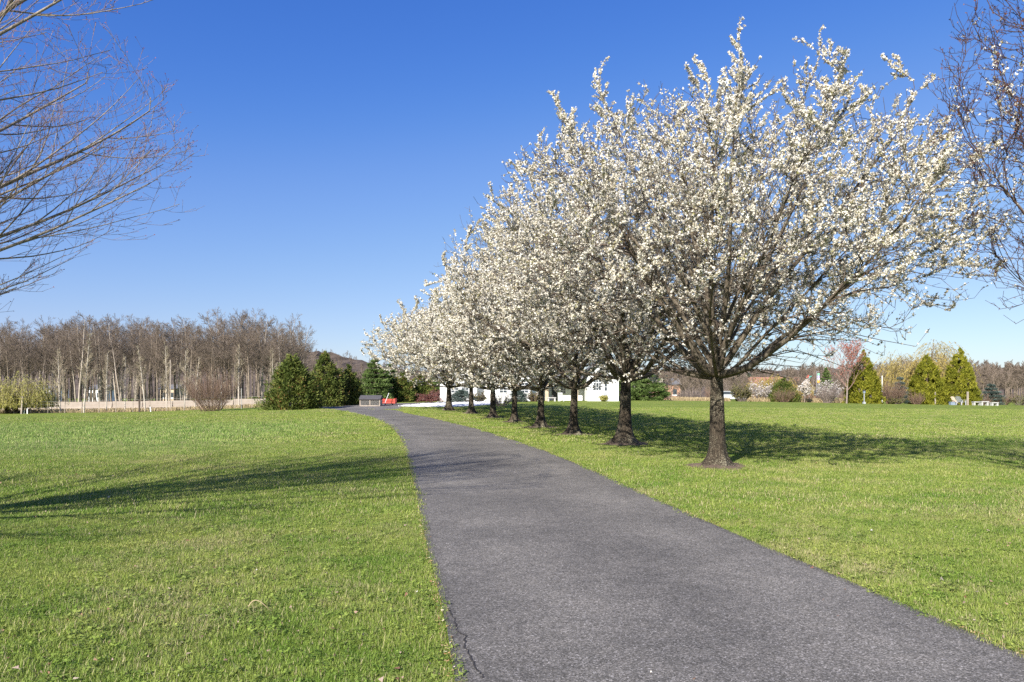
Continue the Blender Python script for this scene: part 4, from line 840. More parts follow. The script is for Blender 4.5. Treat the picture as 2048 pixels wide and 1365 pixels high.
conifer(1982, 93, 2.9, 1.7, "dark blue green spruce right of the tallest arborvitae", 524, M["spruce"], "pine", 170, 60, .2, name="blue_spruce", cat="spruce")
conifer(1566, 92, 3.3, 1.9, "dark green juniper among the white flowering bushes", 525, M["juniper"], "juniper", 180, 50, .18)
conifer(1652, 150, 7.5, 2.0, "far dark green conifer behind the coloured windsock", 526, M["pine"], "pine", 120, 50, .4, name="pine_tree", cat="pine tree")

# ------------------------------------------------------------------ shrubs and small trees
shrub(421, 62, 4.1, 2.9, "dense leafless brown shrub with many upright stems by the highway", M["shrub_twig"], 120, 601, r=.0085, kids=7, base=.35)
shrub(1003, 61, 1.55, 1.35, "small bare rounded shrub on the lawn in front of the house", M["shrub_grey"], 60, 602, r=.010)
shrub(1483, 88, 2.3, 1.6, "olive brown bushy shrub at the lawn edge beside the big pear trunk", M["shrub_grey"], 60, 603, M["olive"], 2600, .12)
shrub(1522, 93, 2.9, 2.1, "loose white flowering shrub with bare grey stems", M["shrub_grey"], 70, 604, M["whiteflower"], 1800, .11)
shrub(1568, 88, 1.9, 2.0, "low brown twiggy shrub in front of the dark juniper", M["shrub_twig"], 90, 605, M["olive"], 500, .1)
shrub(1655, 83, 2.2, 1.35, "grey brown vase shaped shrub beside the red maple", M["shrub_grey"], 80, 606, r=.011)
shrub(1656, 92, 3.3, 2.0, "pinkish white flowering bush behind the grey vase shaped shrub", M["shrub_grey"], 70, 607, M["whiteflower"], 2200, .10)
shrub(1784, 83, 3.0, 1.9, "wide reddish brown leafless shrub between arborvitae and blue spruce", M["shrub_twig"], 100, 608, r=.012, kids=6)
shrub(1792, 82, .95, 1.1, "low olive green shrub at the foot of the brown shrub", M["shrub_grey"], 50, 609, M["olive"], 1200, .1)
shrub(1833, 83, 1.7, 1.2, "small reddish brown leafless shrub beside the middle arborvitae", M["shrub_twig"], 70, 610, r=.011)
for k, (px, d_, h_, w_, m_, ln) in enumerate([(1968, 90, 1.5, 1.5, "shrub_twig", "low russet shrub behind the stone slabs"), (2004, 92, 1.8, 1.9, "shrub_twig", "broad russet shrub below the dark spruce"), (2040, 90, 1.9, 1.8, "shrub_grey", "grey olive shrub right of the stone slabs"), (1880, 96, 2.6, 1.4, "shrub_grey", "pale grey shrub seen between the two larger arborvitae"),
                                           (1425, 95, 2.2, 1.7, "shrub_twig", "brown bramble thicket behind the trunk of the broad pear"), (1385, 97, 2.4, 1.9, "shrub_grey", "grey bare thicket right of the bushy pine"), (1350, 95, 1.4, 1.6, "shrub_grey", "low grey shrub at the foot of the bushy pine"), (1445, 105, 3.4, 2.0, "shrub_grey", "tall bare thicket behind the olive brown shrub"),
                                           (1600, 99, 2.0, 2.2, "shrub_twig", "reddish thicket behind the small white flowering tree"), (1695, 98, 1.9, 2.0, "shrub_twig", "reddish thicket behind the red maple trunk"), (1628, 96, 1.5, 1.6, "shrub_twig", "russet thicket between the two white flowering trees"), (2075, 88, 2.3, 1.8, "shrub_twig", "russet shrub at the far end of the border")]):
    shrub(px, d_, h_, w_, ln, M[m_], 52, 620 + k, M["olive"] if k in (2, 3) else None, 900 if k in (2, 3) else 0, .1, r=.012, group="border shrubs along the lawn")
shrub(958, 75, 1.3, 1.2, "bare grey foundation shrub left of the house entrance wing", M["shrub_grey"], 60, 641, M["olive"], 700, .1)
shrub(1068, 75, 1.2, 1.1, "brown foundation shrub beside the tan porch column", M["shrub_twig"], 60, 642, M["olive"], 700, .1)
shrub(1207, 76, .75, .55, "spiky yellow green ornamental grass by the house bay", M["poplar_twig"], 60, 640, M["willow"], 900, .12, name="grass_clump")
def small_flower_tree(px, d, Ht, W, label, seed, mat, n=3600, ls=.10, low=.18):
    rg = np.random.default_rng(seed); t, c, P3 = bare_tree_meshes(seed, Ht * .95, .015 * Ht + .01, low, W, M["shrub_grey"], M["redmaple"] if Ht > 4 else M["shrub_grey"], 20, 7, 5, .011 if Ht > 4 else .008, .6, (20, 48))
    r = place_tree("flowering_tree", (t, c), at(px, d), label, "flowering tree")
    C = P3[:, 1:].reshape(-1, 3); sel = rg.integers(0, len(C), n)
    v, f = quads(C[sel] + rg.normal(0, .03, (n, 3)), rand_unit(n, rg), rand_unit(n, rg), ls * rg.uniform(.6, 1.3, n), ls * rg.uniform(.5, 1, n))
    obj("blossoms", mesh_np("blossoms", v, [f], mat, False, {"tint": np.repeat(rg.random(n), 4)}), r)["kind"] = "stuff"
small_flower_tree(1609, 90, 2.9, 1.15, "small egg shaped white flowering tree at the lawn edge", 650, M["whiteflower"], 5200, .13)
small_flower_tree(1693, 81, 6.6, 3.9, "bare spreading maple with a haze of red flowers beside the arborvitae", 651, M["redflower"], 2600, .085, .2)
# weeping dwarf maple by the gravel
def weeping(px, d, Ht, W):
    rg = np.random.default_rng(661); x, y, z = at(px, d); root = empty("weeping_maple", (x, y, z)); tag(root, "dome shaped weeping maple with dark red foliage on the white gravel", "weeping maple")
    n = 40; az = rg.uniform(0, 6.28, n); pos = np.stack([0 * az, 0 * az, np.full(n, .25)], 1)
    th = rg.uniform(.3, 1.2, n); P, R = walk(pos, np.stack([np.sin(th) * np.cos(az), np.sin(th) * np.sin(az), np.cos(th) * 1.6], 1), np.full(n, W * 1.75) * rg.uniform(.5, 1, n), 9, 0, .06, rg, np.full(n, .03), .2, drop=.5)
    P[:, :, 2] = np.maximum(P[:, :, 2], .1) * Ht / max(P[:, :, 2].max(), .1)
    v, f = tubes(P, R, 5, rg); obj("limb", mesh_np("limb", v, [f], M["shrub_grey"], True), root)
    P0 = np.array([[[0, 0, -.05], [.03, 0, .25], [0, .02, .5]]]); v, f = tubes(P0, np.full((1, 3), .07), 7, rg); obj("trunk", mesh_np("trunk", v, [f], M["shrub_grey"], True), root)
    idx = np.repeat(np.arange(n), 90); C, T = pick(P, idx, .25 + .75 * rg.random(len(idx))); C += rg.normal(0, .09, C.shape); C[:, 2] = np.maximum(C[:, 2], .05)
    v, f = quads(C, T + rg.normal(0, .5, T.shape) - (0, 0, .4), rand_unit(len(C), rg), .10 * rg.uniform(.6, 1.3, len(C)), .05 * rg.uniform(.6, 1.3, len(C)))
    obj("foliage", mesh_np("foliage", v, [f], M["redleaf"], False, {"tint": np.repeat(rg.random(len(C)), 4)}), root)["kind"] = "stuff"
weeping(860, 70, 1.5, 1.15)

# distant woods behind the border on the right and at the foot of the ridge: one mass of bare trees
def gn_scatter(name, pts, rot, scl, meshes, idx, label, cat):
    lib = bpy.data.collections.new(name + "_library")
    for k, me in enumerate(meshes):
        lib.objects.link(bpy.data.objects.new("%s_%02d" % (name, k), me))
    pm = bpy.data.meshes.new(name); pm.vertices.add(len(pts)); pm.vertices.foreach_set("co", np.asarray(pts, np.float32).ravel())
    a = pm.attributes.new("rot", 'FLOAT_VECTOR', 'POINT'); a.data.foreach_set("vector", np.asarray(rot, np.float32).ravel())
    a = pm.attributes.new("scl", 'FLOAT_VECTOR', 'POINT'); a.data.foreach_set("vector", np.asarray(scl, np.float32).ravel())
    a = pm.attributes.new("pick", 'INT', 'POINT'); a.data.foreach_set("value", np.asarray(idx, np.int32))
    g = bpy.data.node_groups.new(name + "_scatter", 'GeometryNodeTree')
    g.interface.new_socket("Geometry", in_out='INPUT', socket_type='NodeSocketGeometry'); g.interface.new_socket("Geometry", in_out='OUTPUT', socket_type='NodeSocketGeometry')
    N, L = g.nodes, g.links; gi = N.new("NodeGroupInput"); go = N.new("NodeGroupOutput")
    ci = N.new("GeometryNodeCollectionInfo"); ci.inputs[0].default_value = lib; ci.inputs[1].default_value = True; ci.inputs[2].default_value = True
    ip = N.new("GeometryNodeInstanceOnPoints"); ip.inputs["Pick Instance"].default_value = True
    def na(nm, ty):
        q = N.new("GeometryNodeInputNamedAttribute"); q.data_type = ty; q.inputs[0].default_value = nm; return q.outputs[0]
    L.new(gi.outputs[0], ip.inputs["Points"]); L.new(ci.outputs[0], ip.inputs["Instance"])
    L.new(na("pick", 'INT'), ip.inputs["Instance Index"]); L.new(na("rot", 'FLOAT_VECTOR'), ip.inputs["Rotation"]); L.new(na("scl", 'FLOAT_VECTOR'), ip.inputs["Scale"])
    L.new(ip.outputs[0], go.inputs[0])
    o = obj(name, pm); md = o.modifiers.new("scatter", 'NODES'); md.node_group = g
    return tag(o, label, cat, kind="stuff")
def merged_tree(ms):
    V = []; Fq = []; off = 0
    for me in ms[:2]:
        v = np.zeros(len(me.vertices) * 3, np.float32); me.vertices.foreach_get("co", v); f = np.zeros(len(me.loops), np.int32); me.loops.foreach_get("vertex_index", f)
        V.append(v.reshape(-1, 3)); Fq.append(f.reshape(-1, 4) + off); off += len(v) // 3
    return mesh_np("far_tree", np.concatenate(V), [np.concatenate(Fq)], M["wood_twig"], True)
FARW = [merged_tree(bare_tree_meshes(700 + k, 14, .2, .25, 3.6, M["wood_twig"], M["wood_twig"], 16, 7, 5, .045, .4, (30, 60))) for k in range(3)]
n = 520; px = rg.uniform(1180, 2300, n); d_ = rg.uniform(150, 260, n); xx = (px - CX) * d_ / F
topy = np.interp(px, [1180, 1400, 1560, 1700, 1800, 2048, 2300], [748, 745, 744, 738, 733, 735, 735]) + rg.normal(0, 4, n)
sz = (zof(topy, d_) + .5) / 14
pts = [np.stack([xx, d_, H(xx, d_) - .2], 1)]; scl = [np.repeat(sz[:, None], 3, 1)]
n2_ = 700; pr = rg.uniform(560, 1500, n2_); dr = rg.uniform(420, 640, n2_); xr = (pr - CX) * dr / F
zr_ = (zof(np.interp(pr, [500, 640, 700, 800, 950, 1150, 1400, 1700], [700, 703, 716, 737, 752, 750, 742, 738]), D0) + 1) * np.clip((dr - 380) / 260, 0, 1) ** 1.3 - 2
pts.append(np.stack([xr, dr, zr_], 1)); scl.append(np.repeat(rg.uniform(.35, .6, n2_)[:, None], 3, 1))
n3_ = 260; pr = rg.uniform(560, 1000, n3_); dr = rg.uniform(150, 240, n3_); xr = (pr - CX) * dr / F
tp = np.interp(pr, [560, 640, 700, 790, 1000], [722, 738, 748, 756, 760]) + rg.normal(0, 5, n3_)
pts.append(np.stack([xr, dr, H(xr, dr) - .2], 1)); scl.append(np.repeat(((zof(tp, dr) + .5) / 14)[:, None], 3, 1))
pts = np.concatenate(pts); scl = np.concatenate(scl); m_ = len(pts)
gn_scatter("distant_wood", pts, np.stack([np.zeros(m_), np.zeros(m_), rg.uniform(0, 6.28, m_)], 1), scl, FARW, rg.integers(0, 3, m_), "hazy brown mass of bare woodland on the skyline", "woodland")

# ------------------------------------------------------------------ the white house behind the pears
def house():
    y0 = 79.0; K = y0 / F
    X_ = lambda px: (px - CX) * K
    zb = hz(0, y0) - .05; root = empty("house", (0, y0, zb)); tag(root, "low white house with grey shingle roof half hidden behind the pear trees", "house")
    def rel(px): return X_(px)
    xl, xm1, xm2, xr_ = X_(880), X_(1086), X_(1150), X_(1172)
    MB().box(xl, xm1, 0, 9, -.3, 2.75).build("wall", M["siding"], root)
    MB().box(xm1, xr_, 2.2, 9, -.3, 2.75).build("wall", M["siding"], root)
    bx0, bx1 = X_(1172), X_(1233)
    MB().box(bx0, bx1, -1.6, 9, -.3, 3.25).build("wall", M["siding"], root)
    MB().prism([(bx0, 3.25), (bx1, 3.25), ((bx0 + bx1) / 2, 4.75)], -1.6, 6).build("gable", M["siding"], root)
    rf = MB(); mid = (bx0 + bx1) / 2
    for s, xe in ((-1, bx0 - .3), (1, bx1 + .3)):
        rf.add([(xe, -2.0, 3.12), (mid, -2.0, 4.92), (mid, 6.5, 4.92), (xe, 6.5, 3.12), (xe, -2.0, 2.98), (mid, -2.0, 4.78), (mid, 6.5, 4.78), (xe, 6.5, 2.98)],
               [(0, 1, 2, 3), (7, 6, 5, 4), (0, 4, 5, 1), (3, 2, 6, 7), (0, 3, 7, 4)])
    rf.build("roof", M["shingle"], root)
    MB().add([(xl - .4, -.6, 2.72), (xr_ - .01, -.6, 2.72), (xr_ - .01, 4.5, 5.2), (xl - .4, 4.5, 5.2), (xl - .4, 9.6, 2.72), (xr_ - .01, 9.6, 2.72), (xl - .4, -.6, 2.58), (xr_ - .01, -.6, 2.58), (xr_ - .01, 9.6, 2.58), (xl - .4, 9.6, 2.58)],
             [(0, 1, 2, 3), (3, 2, 5, 4), (6, 7, 1, 0), (9, 4, 5, 8), (6, 9, 8, 7)], [(0, 3, 4), (1, 5, 2)]).build("roof", M["shingle"], root)
    # projecting gables of the left wing, as the sloping white and grey planes show
    for a, b in ((892, 955), (985, 1060)):
        g0, g1 = X_(a), X_(b); MB().box(g0, g1, -1.4, .05, -.3, 2.5).build("wall", M["siding"], root)
        MB().prism([(g0 - .25, 2.5), (g1 + .25, 2.5), ((g0 + g1) / 2, 3.9)], -1.7, 3.2).build("gable", M["siding"], root)
        r2 = MB(); m2 = (g0 + g1) / 2
        for xe in (g0 - .35, g1 + .35):
            r2.add([(xe, -1.9, 2.46), (m2, -1.9, 4.02), (m2, 3.4, 4.02), (xe, 3.4, 2.46)], [(0, 1, 2, 3)])
        r2.build("roof", M["shingle"], root)
    def window(x0, x1, z0, z1, y, nx, nz):
        w = MB().box(x0, x1, y - .02, y + .05, z0, z1).build("window", M["glass"], root)
        f = MB(); t = .07
        f.box(x0 - t, x0, y - .06, y + .02, z0 - t, z1 + t).box(x1, x1 + t, y - .06, y + .02, z0 - t, z1 + t).box(x0, x1, y - .06, y + .02, z1, z1 + t).box(x0, x1, y - .06, y + .02, z0 - t, z0)
        f.build("frame", M["trim"], w)
        g = MB()
        for i in range(1, nx): xx = x0 + (x1 - x0) * i / nx; g.box(xx - .02, xx + .02, y - .045, y - .021, z0, z1)
        for i in range(1, nz): zz = z0 + (z1 - z0) * i / nz; th = .05 if nz == 6 and i == 3 else .02; g.box(x0, x1, y - .042, y - .0215, zz - th, zz + th)
        g.build("muntins", M["trim"], w)
    ks = (y0 - 1.6) / F
    bx = lambda px: (px - CX) * ks
    window(bx(1187), bx(1202), 1.28, 3.0, -1.6, 3, 6)
    window(bx(1209), bx(1214), 1.2, 3.0, -1.6, 1, 4)
    MB().box(bx(1207.5), bx(1215), -1.66, -1.605, .1, 1.12).build("panel", M["greypaint"], root)
    window(X_(1124), X_(1134), .9, 2.2, 2.2, 2, 4)
    d = MB().box(X_(1106), X_(1117), 2.12, 2.19, -.1, 2.1).build("door", M["door"], root); MB().lathe([(.0, .0), (.04, .02), (.04, .06), (0, .08)], 8, (X_(1115), 2.06, .95)).build("handle", M["wire"], d)
    for px in (1091, 1150): MB().box(X_(px) - .05, X_(px) + .33, -.3, .08, -.2, 2.6).build("porch_column", M["stucco"], root)
    for a in (905, 925, 1000, 1022, 1042): window(X_(a), X_(a) + .8, 1.0, 2.1, -1.4, 2, 4)
    MB().box(xl - .1, bx1 + .4, -2.3, 2.1, -.35, .02).build("plinth", M["stone"], root)
    MB().box(X_(1030), X_(1030) + .8, 3.6, 4.4, 4.2, 6.0).build("chimney", M["stucco"], root)
house()

# ------------------------------------------------------------------ gravel bed with white rocks
bp = np.array([at(797, 62.2)[:2], at(830, 60.5)[:2], at(880, 60)[:2], at(930, 61)[:2], at(975, 64)[:2], at(1010, 69)[:2], at(1010, 74.5)[:2], at(900, 73.5)[:2], at(850, 69)[:2], at(812, 64.5)[:2]])
bc = bp.mean(0); k = 60
bo = along(np.vstack([bp, bp[:1]]), k + 1)[:-1]
Vg = [np.concatenate([bc + (bo - bc) * f_, (H(*(bc + (bo - bc) * f_).T) + .03 + .05 * (1 - f_))[:, None]], 1) for f_ in (1, .75, .5, .25, .01)]
Vg[0][:, 2] -= .02
Vg = np.concatenate(Vg); b0 = (np.arange(4)[:, None] * k + np.arange(k)[None, :]); nb = b0 - np.arange(k) + (np.arange(k) + 1) % k
tag(obj("gravel_bed", mesh_np("gravel_bed", Vg, [np.stack([b0, nb, nb + k, b0 + k], -1).reshape(-1, 4)], M["gravel"], True)), "curved bed of white gravel beside the turning court", "gravel bed", kind="structure")
ico = []
def rock_mesh(seed, flatn=.6):
    import bmesh
    rr = np.random.default_rng(seed); bm = bmesh.new(); bmesh.ops.create_icosphere(bm, subdivisions=1, radius=1)
    for v in bm.verts: v.co = Vector((v.co.x * rr.uniform(.75, 1.15), v.co.y * rr.uniform(.75, 1.15), v.co.z * flatn * rr.uniform(.8, 1.15)))
    me = bpy.data.meshes.new("rock"); bm.to_mesh(me); bm.free(); return me
rks = [rock_mesh(800 + k) for k in range(4)]
for me in rks: me.materials.append(M["gravel"])
n = 900; t = rg.random(n) ** .5; q = rg.integers(0, k, n); P = bc + (bo[q] - bc) * t[:, None]
sz = rg.uniform(.04, .12, n)
gn_scatter("white_stones", np.concatenate([P, (H(*P.T) + .05 * (1 - t) + .02)[:, None]], 1), rg.uniform(0, 6.28, (n, 3)) * (0, 0, 1), np.repeat(sz[:, None], 3, 1), rks, rg.integers(0, 4, n), "loose white stones covering the gravel bed", "stones")

# ------------------------------------------------------------------ small built things
def coop():
    x, y, z = at(740, 62.5); r = empty("coop", (x, y, z)); tag(r, "low weathered wooden coop with dark felt roof beside the junipers", "coop")
    w, dpt, h = 1.86, 1.0, .62
    for sx in (-1, 0, 1):
        for sy in (0, 1): MB().bar((sx * (w / 2 - .04), sy * dpt, -.03), (sx * (w / 2 - .04), sy * dpt, h), .08).build("post", M["weathered"], r)
    for sy in (0, 1):
        MB().bar((-w / 2, sy * dpt - .045, h), (w / 2, sy * dpt - .045, h), .06, .09).build("rail", M["weathered"], r); MB().bar((-w / 2, sy * dpt - .045, .05), (w / 2, sy * dpt - .045, .05), .06, .09).build("rail", M["weathered"], r)
    for sx in (-1, 1): MB().box(sx * (w / 2 + .012) - .012, sx * (w / 2 + .012) + .012, 0, dpt, 0, h).build("side_panel", M["weathered"], r)
    MB().box(-w / 2, w / 2, dpt - .02, dpt, 0, h).build("back_panel", M["darkwood"], r)
    MB().add([(-w / 2 - .06, -.15, h + .05), (w / 2 + .06, -.15, h + .05), (w / 2 + .06, .6, h + .40), (-w / 2 - .06, .6, h + .40), (w / 2 + .06, dpt + .15, h + .1), (-w / 2 - .06, dpt + .15, h + .1), (-w / 2 - .06, -.15, h), (w / 2 + .06, -.15, h), (w / 2 + .06, dpt + .15, h + .03), (-w / 2 - .06, dpt + .15, h + .03)],
             [(0, 1, 2, 3), (3, 2, 4, 5), (6, 7, 1, 0), (9, 5, 4, 8), (6, 9, 8, 7)], [(0, 3, 5), (1, 4, 2)]).build("roof", M["tarpaper"], r)
    m = MB()
    for k in range(25): m.bar((-w / 2 + k * w / 24, -.02, .08), (-w / 2 + k * w / 24, -.02, h), .012)
    for k in range(7): m.bar((-w / 2, -.02, .1 + k * .08), (w / 2, -.02, .1 + k * .08), .012)
    m.build("wire_mesh", M["wire"], r)
coop()
def trailer():
    x, y, z = at(776, 65); r = empty("plank_trailer", (x, y, z)); tag(r, "small red plank sided trailer parked beside the coop", "trailer")
    for k in range(2):
        for yy in (0, 1.0): MB().box(-.68, .68, yy - .015, yy + .015, .18 + k * .24, .36 + k * .24).build("plank", M["redpaint"], r)
        for sx in (-.68, .68): MB().box(sx - .014, sx + .014, .02, .98, .18 + k * .24, .36 + k * .24).build("plank", M["redpaint"], r)
    MB().box(-.66, .66, .03, .97, .13, .17).build("bed", M["darkwood"], r)
    for sx in (-.6, .6):
        for yy in (.03, .97): MB().bar((sx, yy, .14), (sx, yy, .66), .05).build("stake", M["redpaint"], r)
    for yy in (.2, .8):
        o = MB().lathe([(0, -.05), (.16, -.05), (.19, -.03), (.19, .03), (.16, .05), (0, .05)], 16).build("wheel", M["tar"], r); o.rotation_euler = (0, math.pi / 2, 0); o.location = (-.3 if yy < .5 else .3, yy, .17)
trailer()
x, y, z = at(770, 64.2); po = MB().bar((0, 0, 0), (.42, .25, 1.2), .04).build("pole", M["trim"]); po.location = (x - .1, y, z - .02)
tag(po, "thin white pole leaning against the red plank trailer", "pole")
def post(px, d, h, w, mat, label, name="fence_post", lean=(0, 0), cat="post", group=None):
    x, y, z = at(px, d); m = MB().bar((0, 0, -.1), (lean[0], lean[1], h), w); o = m.build(name, M[mat]); o.location = (x, y, z)
    m2 = None; return tag(o, label, cat, group)
post(43, 68, 1.75, .13, "weathered", "weathered leaning wooden post in front of the small willow", lean=(.12, 0))
post(279, 68.5, 1.3, .13, "darkwood", "dark wooden post among the pale poplars")
post(55, 68, .55, .08, "trim", "short white marker stake beside the weathered leaning post", "marker_stake", cat="stake")
post(49, 69, .35, .07, "trim", "stubby white marker stake behind the weathered leaning post", "marker_stake", cat="stake")
post(302, 69, .5, .08, "trim", "short white marker stake near the dark wooden post", "marker_stake", cat="stake", lean=(-.06, 0))
post(341, 71, 5.3, .07, "weathered", "tall thin pale utility stake among the poplars", "utility_pole", cat="pole")
post(548, 66, 2.0, .07, "trim", "thin white pipe standing beside the juniper", "marker_pipe", cat="pipe")
post(529, 72, .5, .09, "trim", "short white highway marker left of the juniper", "marker_stake", cat="stake")
post(443, 66, 2.4, .05, "wire", "thin metal fence post beside the brown shrub", "fence_post")
post(505 - 22, 67, 2.0, .05, "wire", "thin metal fence post under the pale poplar", "fence_post")
post(1935, 82, 1.62, .16, "weathered", "weathered wooden post in front of the tallest arborvitae", "wooden_post")
post(1870, 83, 1.55, .12, "weathered", "thin grey wooden post in front of the middle arborvitae", "wooden_post")
post(1764, 96, 3.9, .075, "trim", "white pipe standing behind the wide brown shrub", "vent_pipe", cat="pipe")
def rails_fence():
    r = empty("wire_fence", (-60, 66.5, hz(-60, 66.5))); tag(r, "low wire fence on thin posts at the end of the left field", "fence")
    for px in range(-40, 560, 34):
        x, y, z = at(px, 69.5); MB().bar((0, 0, -.1), (0, 0, 1.15), .045).build("post", M["weathered"], r).location = (x + 60, y - 66.5, z - hz(-60, 66.5))
    a = at(-40, 69.5); b = at(540, 69.5)
    for hh in (.5, .8, 1.1): MB().bar((a[0] + 60, 3.0, a[2] - hz(-60, 66.5) + hh), (b[0] + 60, 3.0, b[2] - hz(-60, 66.5) + hh), .012).build("wire", M["wire"], r)
rails_fence()
def lamp_post():
    x, y, z = at(1728, 80); r = empty("bird_feeder_post", (x, y, z)); tag(r, "slim grey post topped by a small dark feeder at the arborvitae", "feeder post")
    MB().bar((0, 0, -.1), (0, 0, 1.25), .07).build("post", M["greypaint"], r); MB().box(-.10, .10, -.10, .10, 1.25, 1.5).build("feeder_box", M["bluegrey"], r)
    MB().prism([(-.17, 1.5), (.17, 1.5), (0, 1.64)], -.15, .15).build("roof", M["door"], r); MB().box(-.13, .13, -.13, .13, -.02, .22).build("base", M["greypaint"], r)
lamp_post()
def windsock():
    x, y, z = at(1637, 96); r = empty("windsock", (x, y, z)); tag(r, "striped purple, green and orange windsock hanging from a slim pole", "windsock")
    zt = zof(747, 96) - z; zb_ = zof(766, 96) - z
    MB().bar((-.25, 0, -.1), (-.25, 0, zt + .3), .05).build("pole", M["greypaint"], r); MB().bar((-.27, 0, zt + .25), (.1, 0, zt + .25), .03).build("arm", M["greypaint"], r)
    cols = [("sock_green", (.25, .62, .38)), ("sock_lilac", (.55, .45, .75)), ("sock_white", (.78, .74, .78)), ("sock_orange", (.85, .40, .03))]
    hgt = (zt - zb_) / 4
    for k, (nm, c) in enumerate(cols):
        z1 = zt - k * hgt; w0 = [.16, .15, .14, .20][k]
        MB().lathe([(w0, z1), (w0 * 1.05, z1 - hgt * .5), (w0 * .95, z1 - hgt + .01)], 10).build("band", flat(nm, c), r)
    MB().bar((0, 0, zt), (0, 0, zt + .25), .02).build("cord", M["wire"], r)
windsock()
x, y, z = at(1618, 97); r = empty("yard_spinner", (x, y, z)); tag(r, "green and red garden spinner on a thin stake left of the windsock", "spinner")
MB().bar((0, 0, -.1), (0, 0, zof(754, 97) - z), .05).build("stake", M["greypaint"], r)
for k, (c, nm) in enumerate([((.10, .40, .32), "spinner_green"), ((.60, .10, .07), "spinner_red"), ((.50, .16, .12), "spinner_pink"), ((.10, .40, .32), "spinner_teal")]):
    a = k * math.pi / 2 + .4; zc = zof(754, 97) - z
    MB().bar((0, 0, zc), (.42 * math.cos(a), .05, zc + .22 * math.sin(a)), .13, .03, (0, 1, 0)).build("vane", flat(nm, c), r)
def chair(px, d, rz, mat, label):
    x, y, z = at(px, d); r = empty("garden_chair", (x, y, z), rz); tag(r, label, "chair", "garden chairs by the arborvitae")
    for k in range(4): xx = -.24 + k * .16; MB().bar((xx, .1, .36 - .0), (xx, -.42, .40), .14, .025).build("seat_slat", M[mat], r)
    for k in range(4): xx = -.24 + k * .16; MB().bar((xx, .1, .34), (xx * 1.1, .48, 1.05 - .05 * abs(k - 1.5)), .13, .025, (0, 1, 0)).build("back_slat", M[mat], r)
    for s in (-1, 1):
        MB().bar((s * .33, -.4, 0), (s * .33, -.4, .58), .07).build("leg", M[mat], r); MB().bar((s * .33, .3, 0), (s * .33, .12, .58), .07).build("leg", M[mat], r); MB().bar((s * .34, -.5, .6), (s * .34, .35, .6), .12, .03).build("armrest", M[mat], r)
chair(1921, 80.5, 1.9, "greypaint", "pale grey slatted garden chair turned sideways beside the wooden post")
chair(1912, 82, .4, "stucco", "tan slatted garden chair beside the blue grey bin")
def bin_():
    x, y, z = at(1904, 81); r = empty("storage_bin", (x, y, z)); tag(r, "blue grey storage bin standing at the foot of the tallest arborvitae", "bin")
    MB().box(-.26, .26, -.2, .2, -.02, .34).build("tub", M["bluegrey"], r); MB().box(-.28, .28, -.22, .22, .341, .38).build("lid", M["bluegrey"], r)
bin_()
def slab_table(px, d, w, h, label):
    x, y, z = at(px, d); r = empty("stone_bench", (x, y, z)); tag(r, label, "bench", "low stone benches on the lawn")
    MB().box(-w / 2, w / 2, -.22, .22, h - .1, h).build("slab", M["stone"], r)
    for s in (-1, 1): MB().box(s * w * .36 - .09, s * w * .36 + .09, -.18, .18, -.05, h - .1).build("support", M["stone"], r)
slab_table(1953, 81, .95, .45, "low pale stone bench right of the wooden post"); slab_table(1968, 80, .9, .5, "low grey stone bench with a dark shadowed gap"); slab_table(1988, 79, .8, .4, "low stone bench at the end of the border")
slab_table(1103, 75.5, 1.0, .46, "white stone bench in front of the house entrance")
x, y, z = at(1122, 75.5); r = empty("lattice_chair", (x, y, z), .3); tag(r, "white lattice garden chair next to the entrance bench", "chair")
MB().box(-.25, .25, -.25, .25, .40, .44).build("seat", M["trim"], r)
for sx in (-.23, .23):
    for sy in (-.23, .23): MB().bar((sx, sy, -.02), (sx, sy, .4), .05).build("leg", M["trim"], r)
for k in range(5): MB().bar((-.24 + k * .12, .23, .44), (-.24 + k * .12, .27, .92), .04).build("back_slat", M["trim"], r)
MB().bar((-.27, .28, .94), (.27, .28, .94), .05).build("back_rail", M["trim"], r)
def shed(px, d, w, h, dep, mat, roof, label, cat="building"):
    x, y, z = at(px, d); r = empty("far_building", (x, y, z)); tag(r, label, cat)
    MB().box(-w / 2, w / 2, 0, dep, -.5, h).build("wall", M[mat], r)
    rh = min(w, dep) * .3
    MB().add([(-w / 2 - .3, -.3, h), (w / 2 + .3, -.3, h), (w / 2 + .3, dep / 2, h + rh), (-w / 2 - .3, dep / 2, h + rh), (w / 2 + .3, dep + .3, h), (-w / 2 - .3, dep + .3, h)], [(0, 1, 2, 3), (3, 2, 4, 5), (0, 5, 4, 1)], [(0, 3, 5), (1, 4, 2)]).build("roof", M[roof], r)
    nwin = max(2, int(w / 3))
    for k in range(nwin):
        xc = -w / 2 + (k + .5) * w / nwin; wn_ = MB().box(xc - .5, xc + .5, -.05, .02, h * .4, h * .75).build("window", M["glass"], r); MB().box(xc - .6, xc + .6, -.09, -.052, h * .34, h * .4).build("sill", M["trim"], wn_)
shed(1338, 165, 5.5, 4.0, 7, "brick", "shingle", "far pinkish brick house showing between the pear trunks")
shed(1585, 190, 22, 4.2, 8, "brick", "rust", "long far building with a rust coloured roof behind the border")
shed(88, 165, 3, 3.5, 7, "siding", "shingle", "white house glimpsed through the wood near the small willow")
shed(190, 170, 4, 3.5, 7, "siding", "shingle", "white house glimpsed through the wood behind the tall poplar")
shed(335, 172, 4, 3.6, 7, "stucco", "shingle", "tan house glimpsed through the wood behind the utility stake")
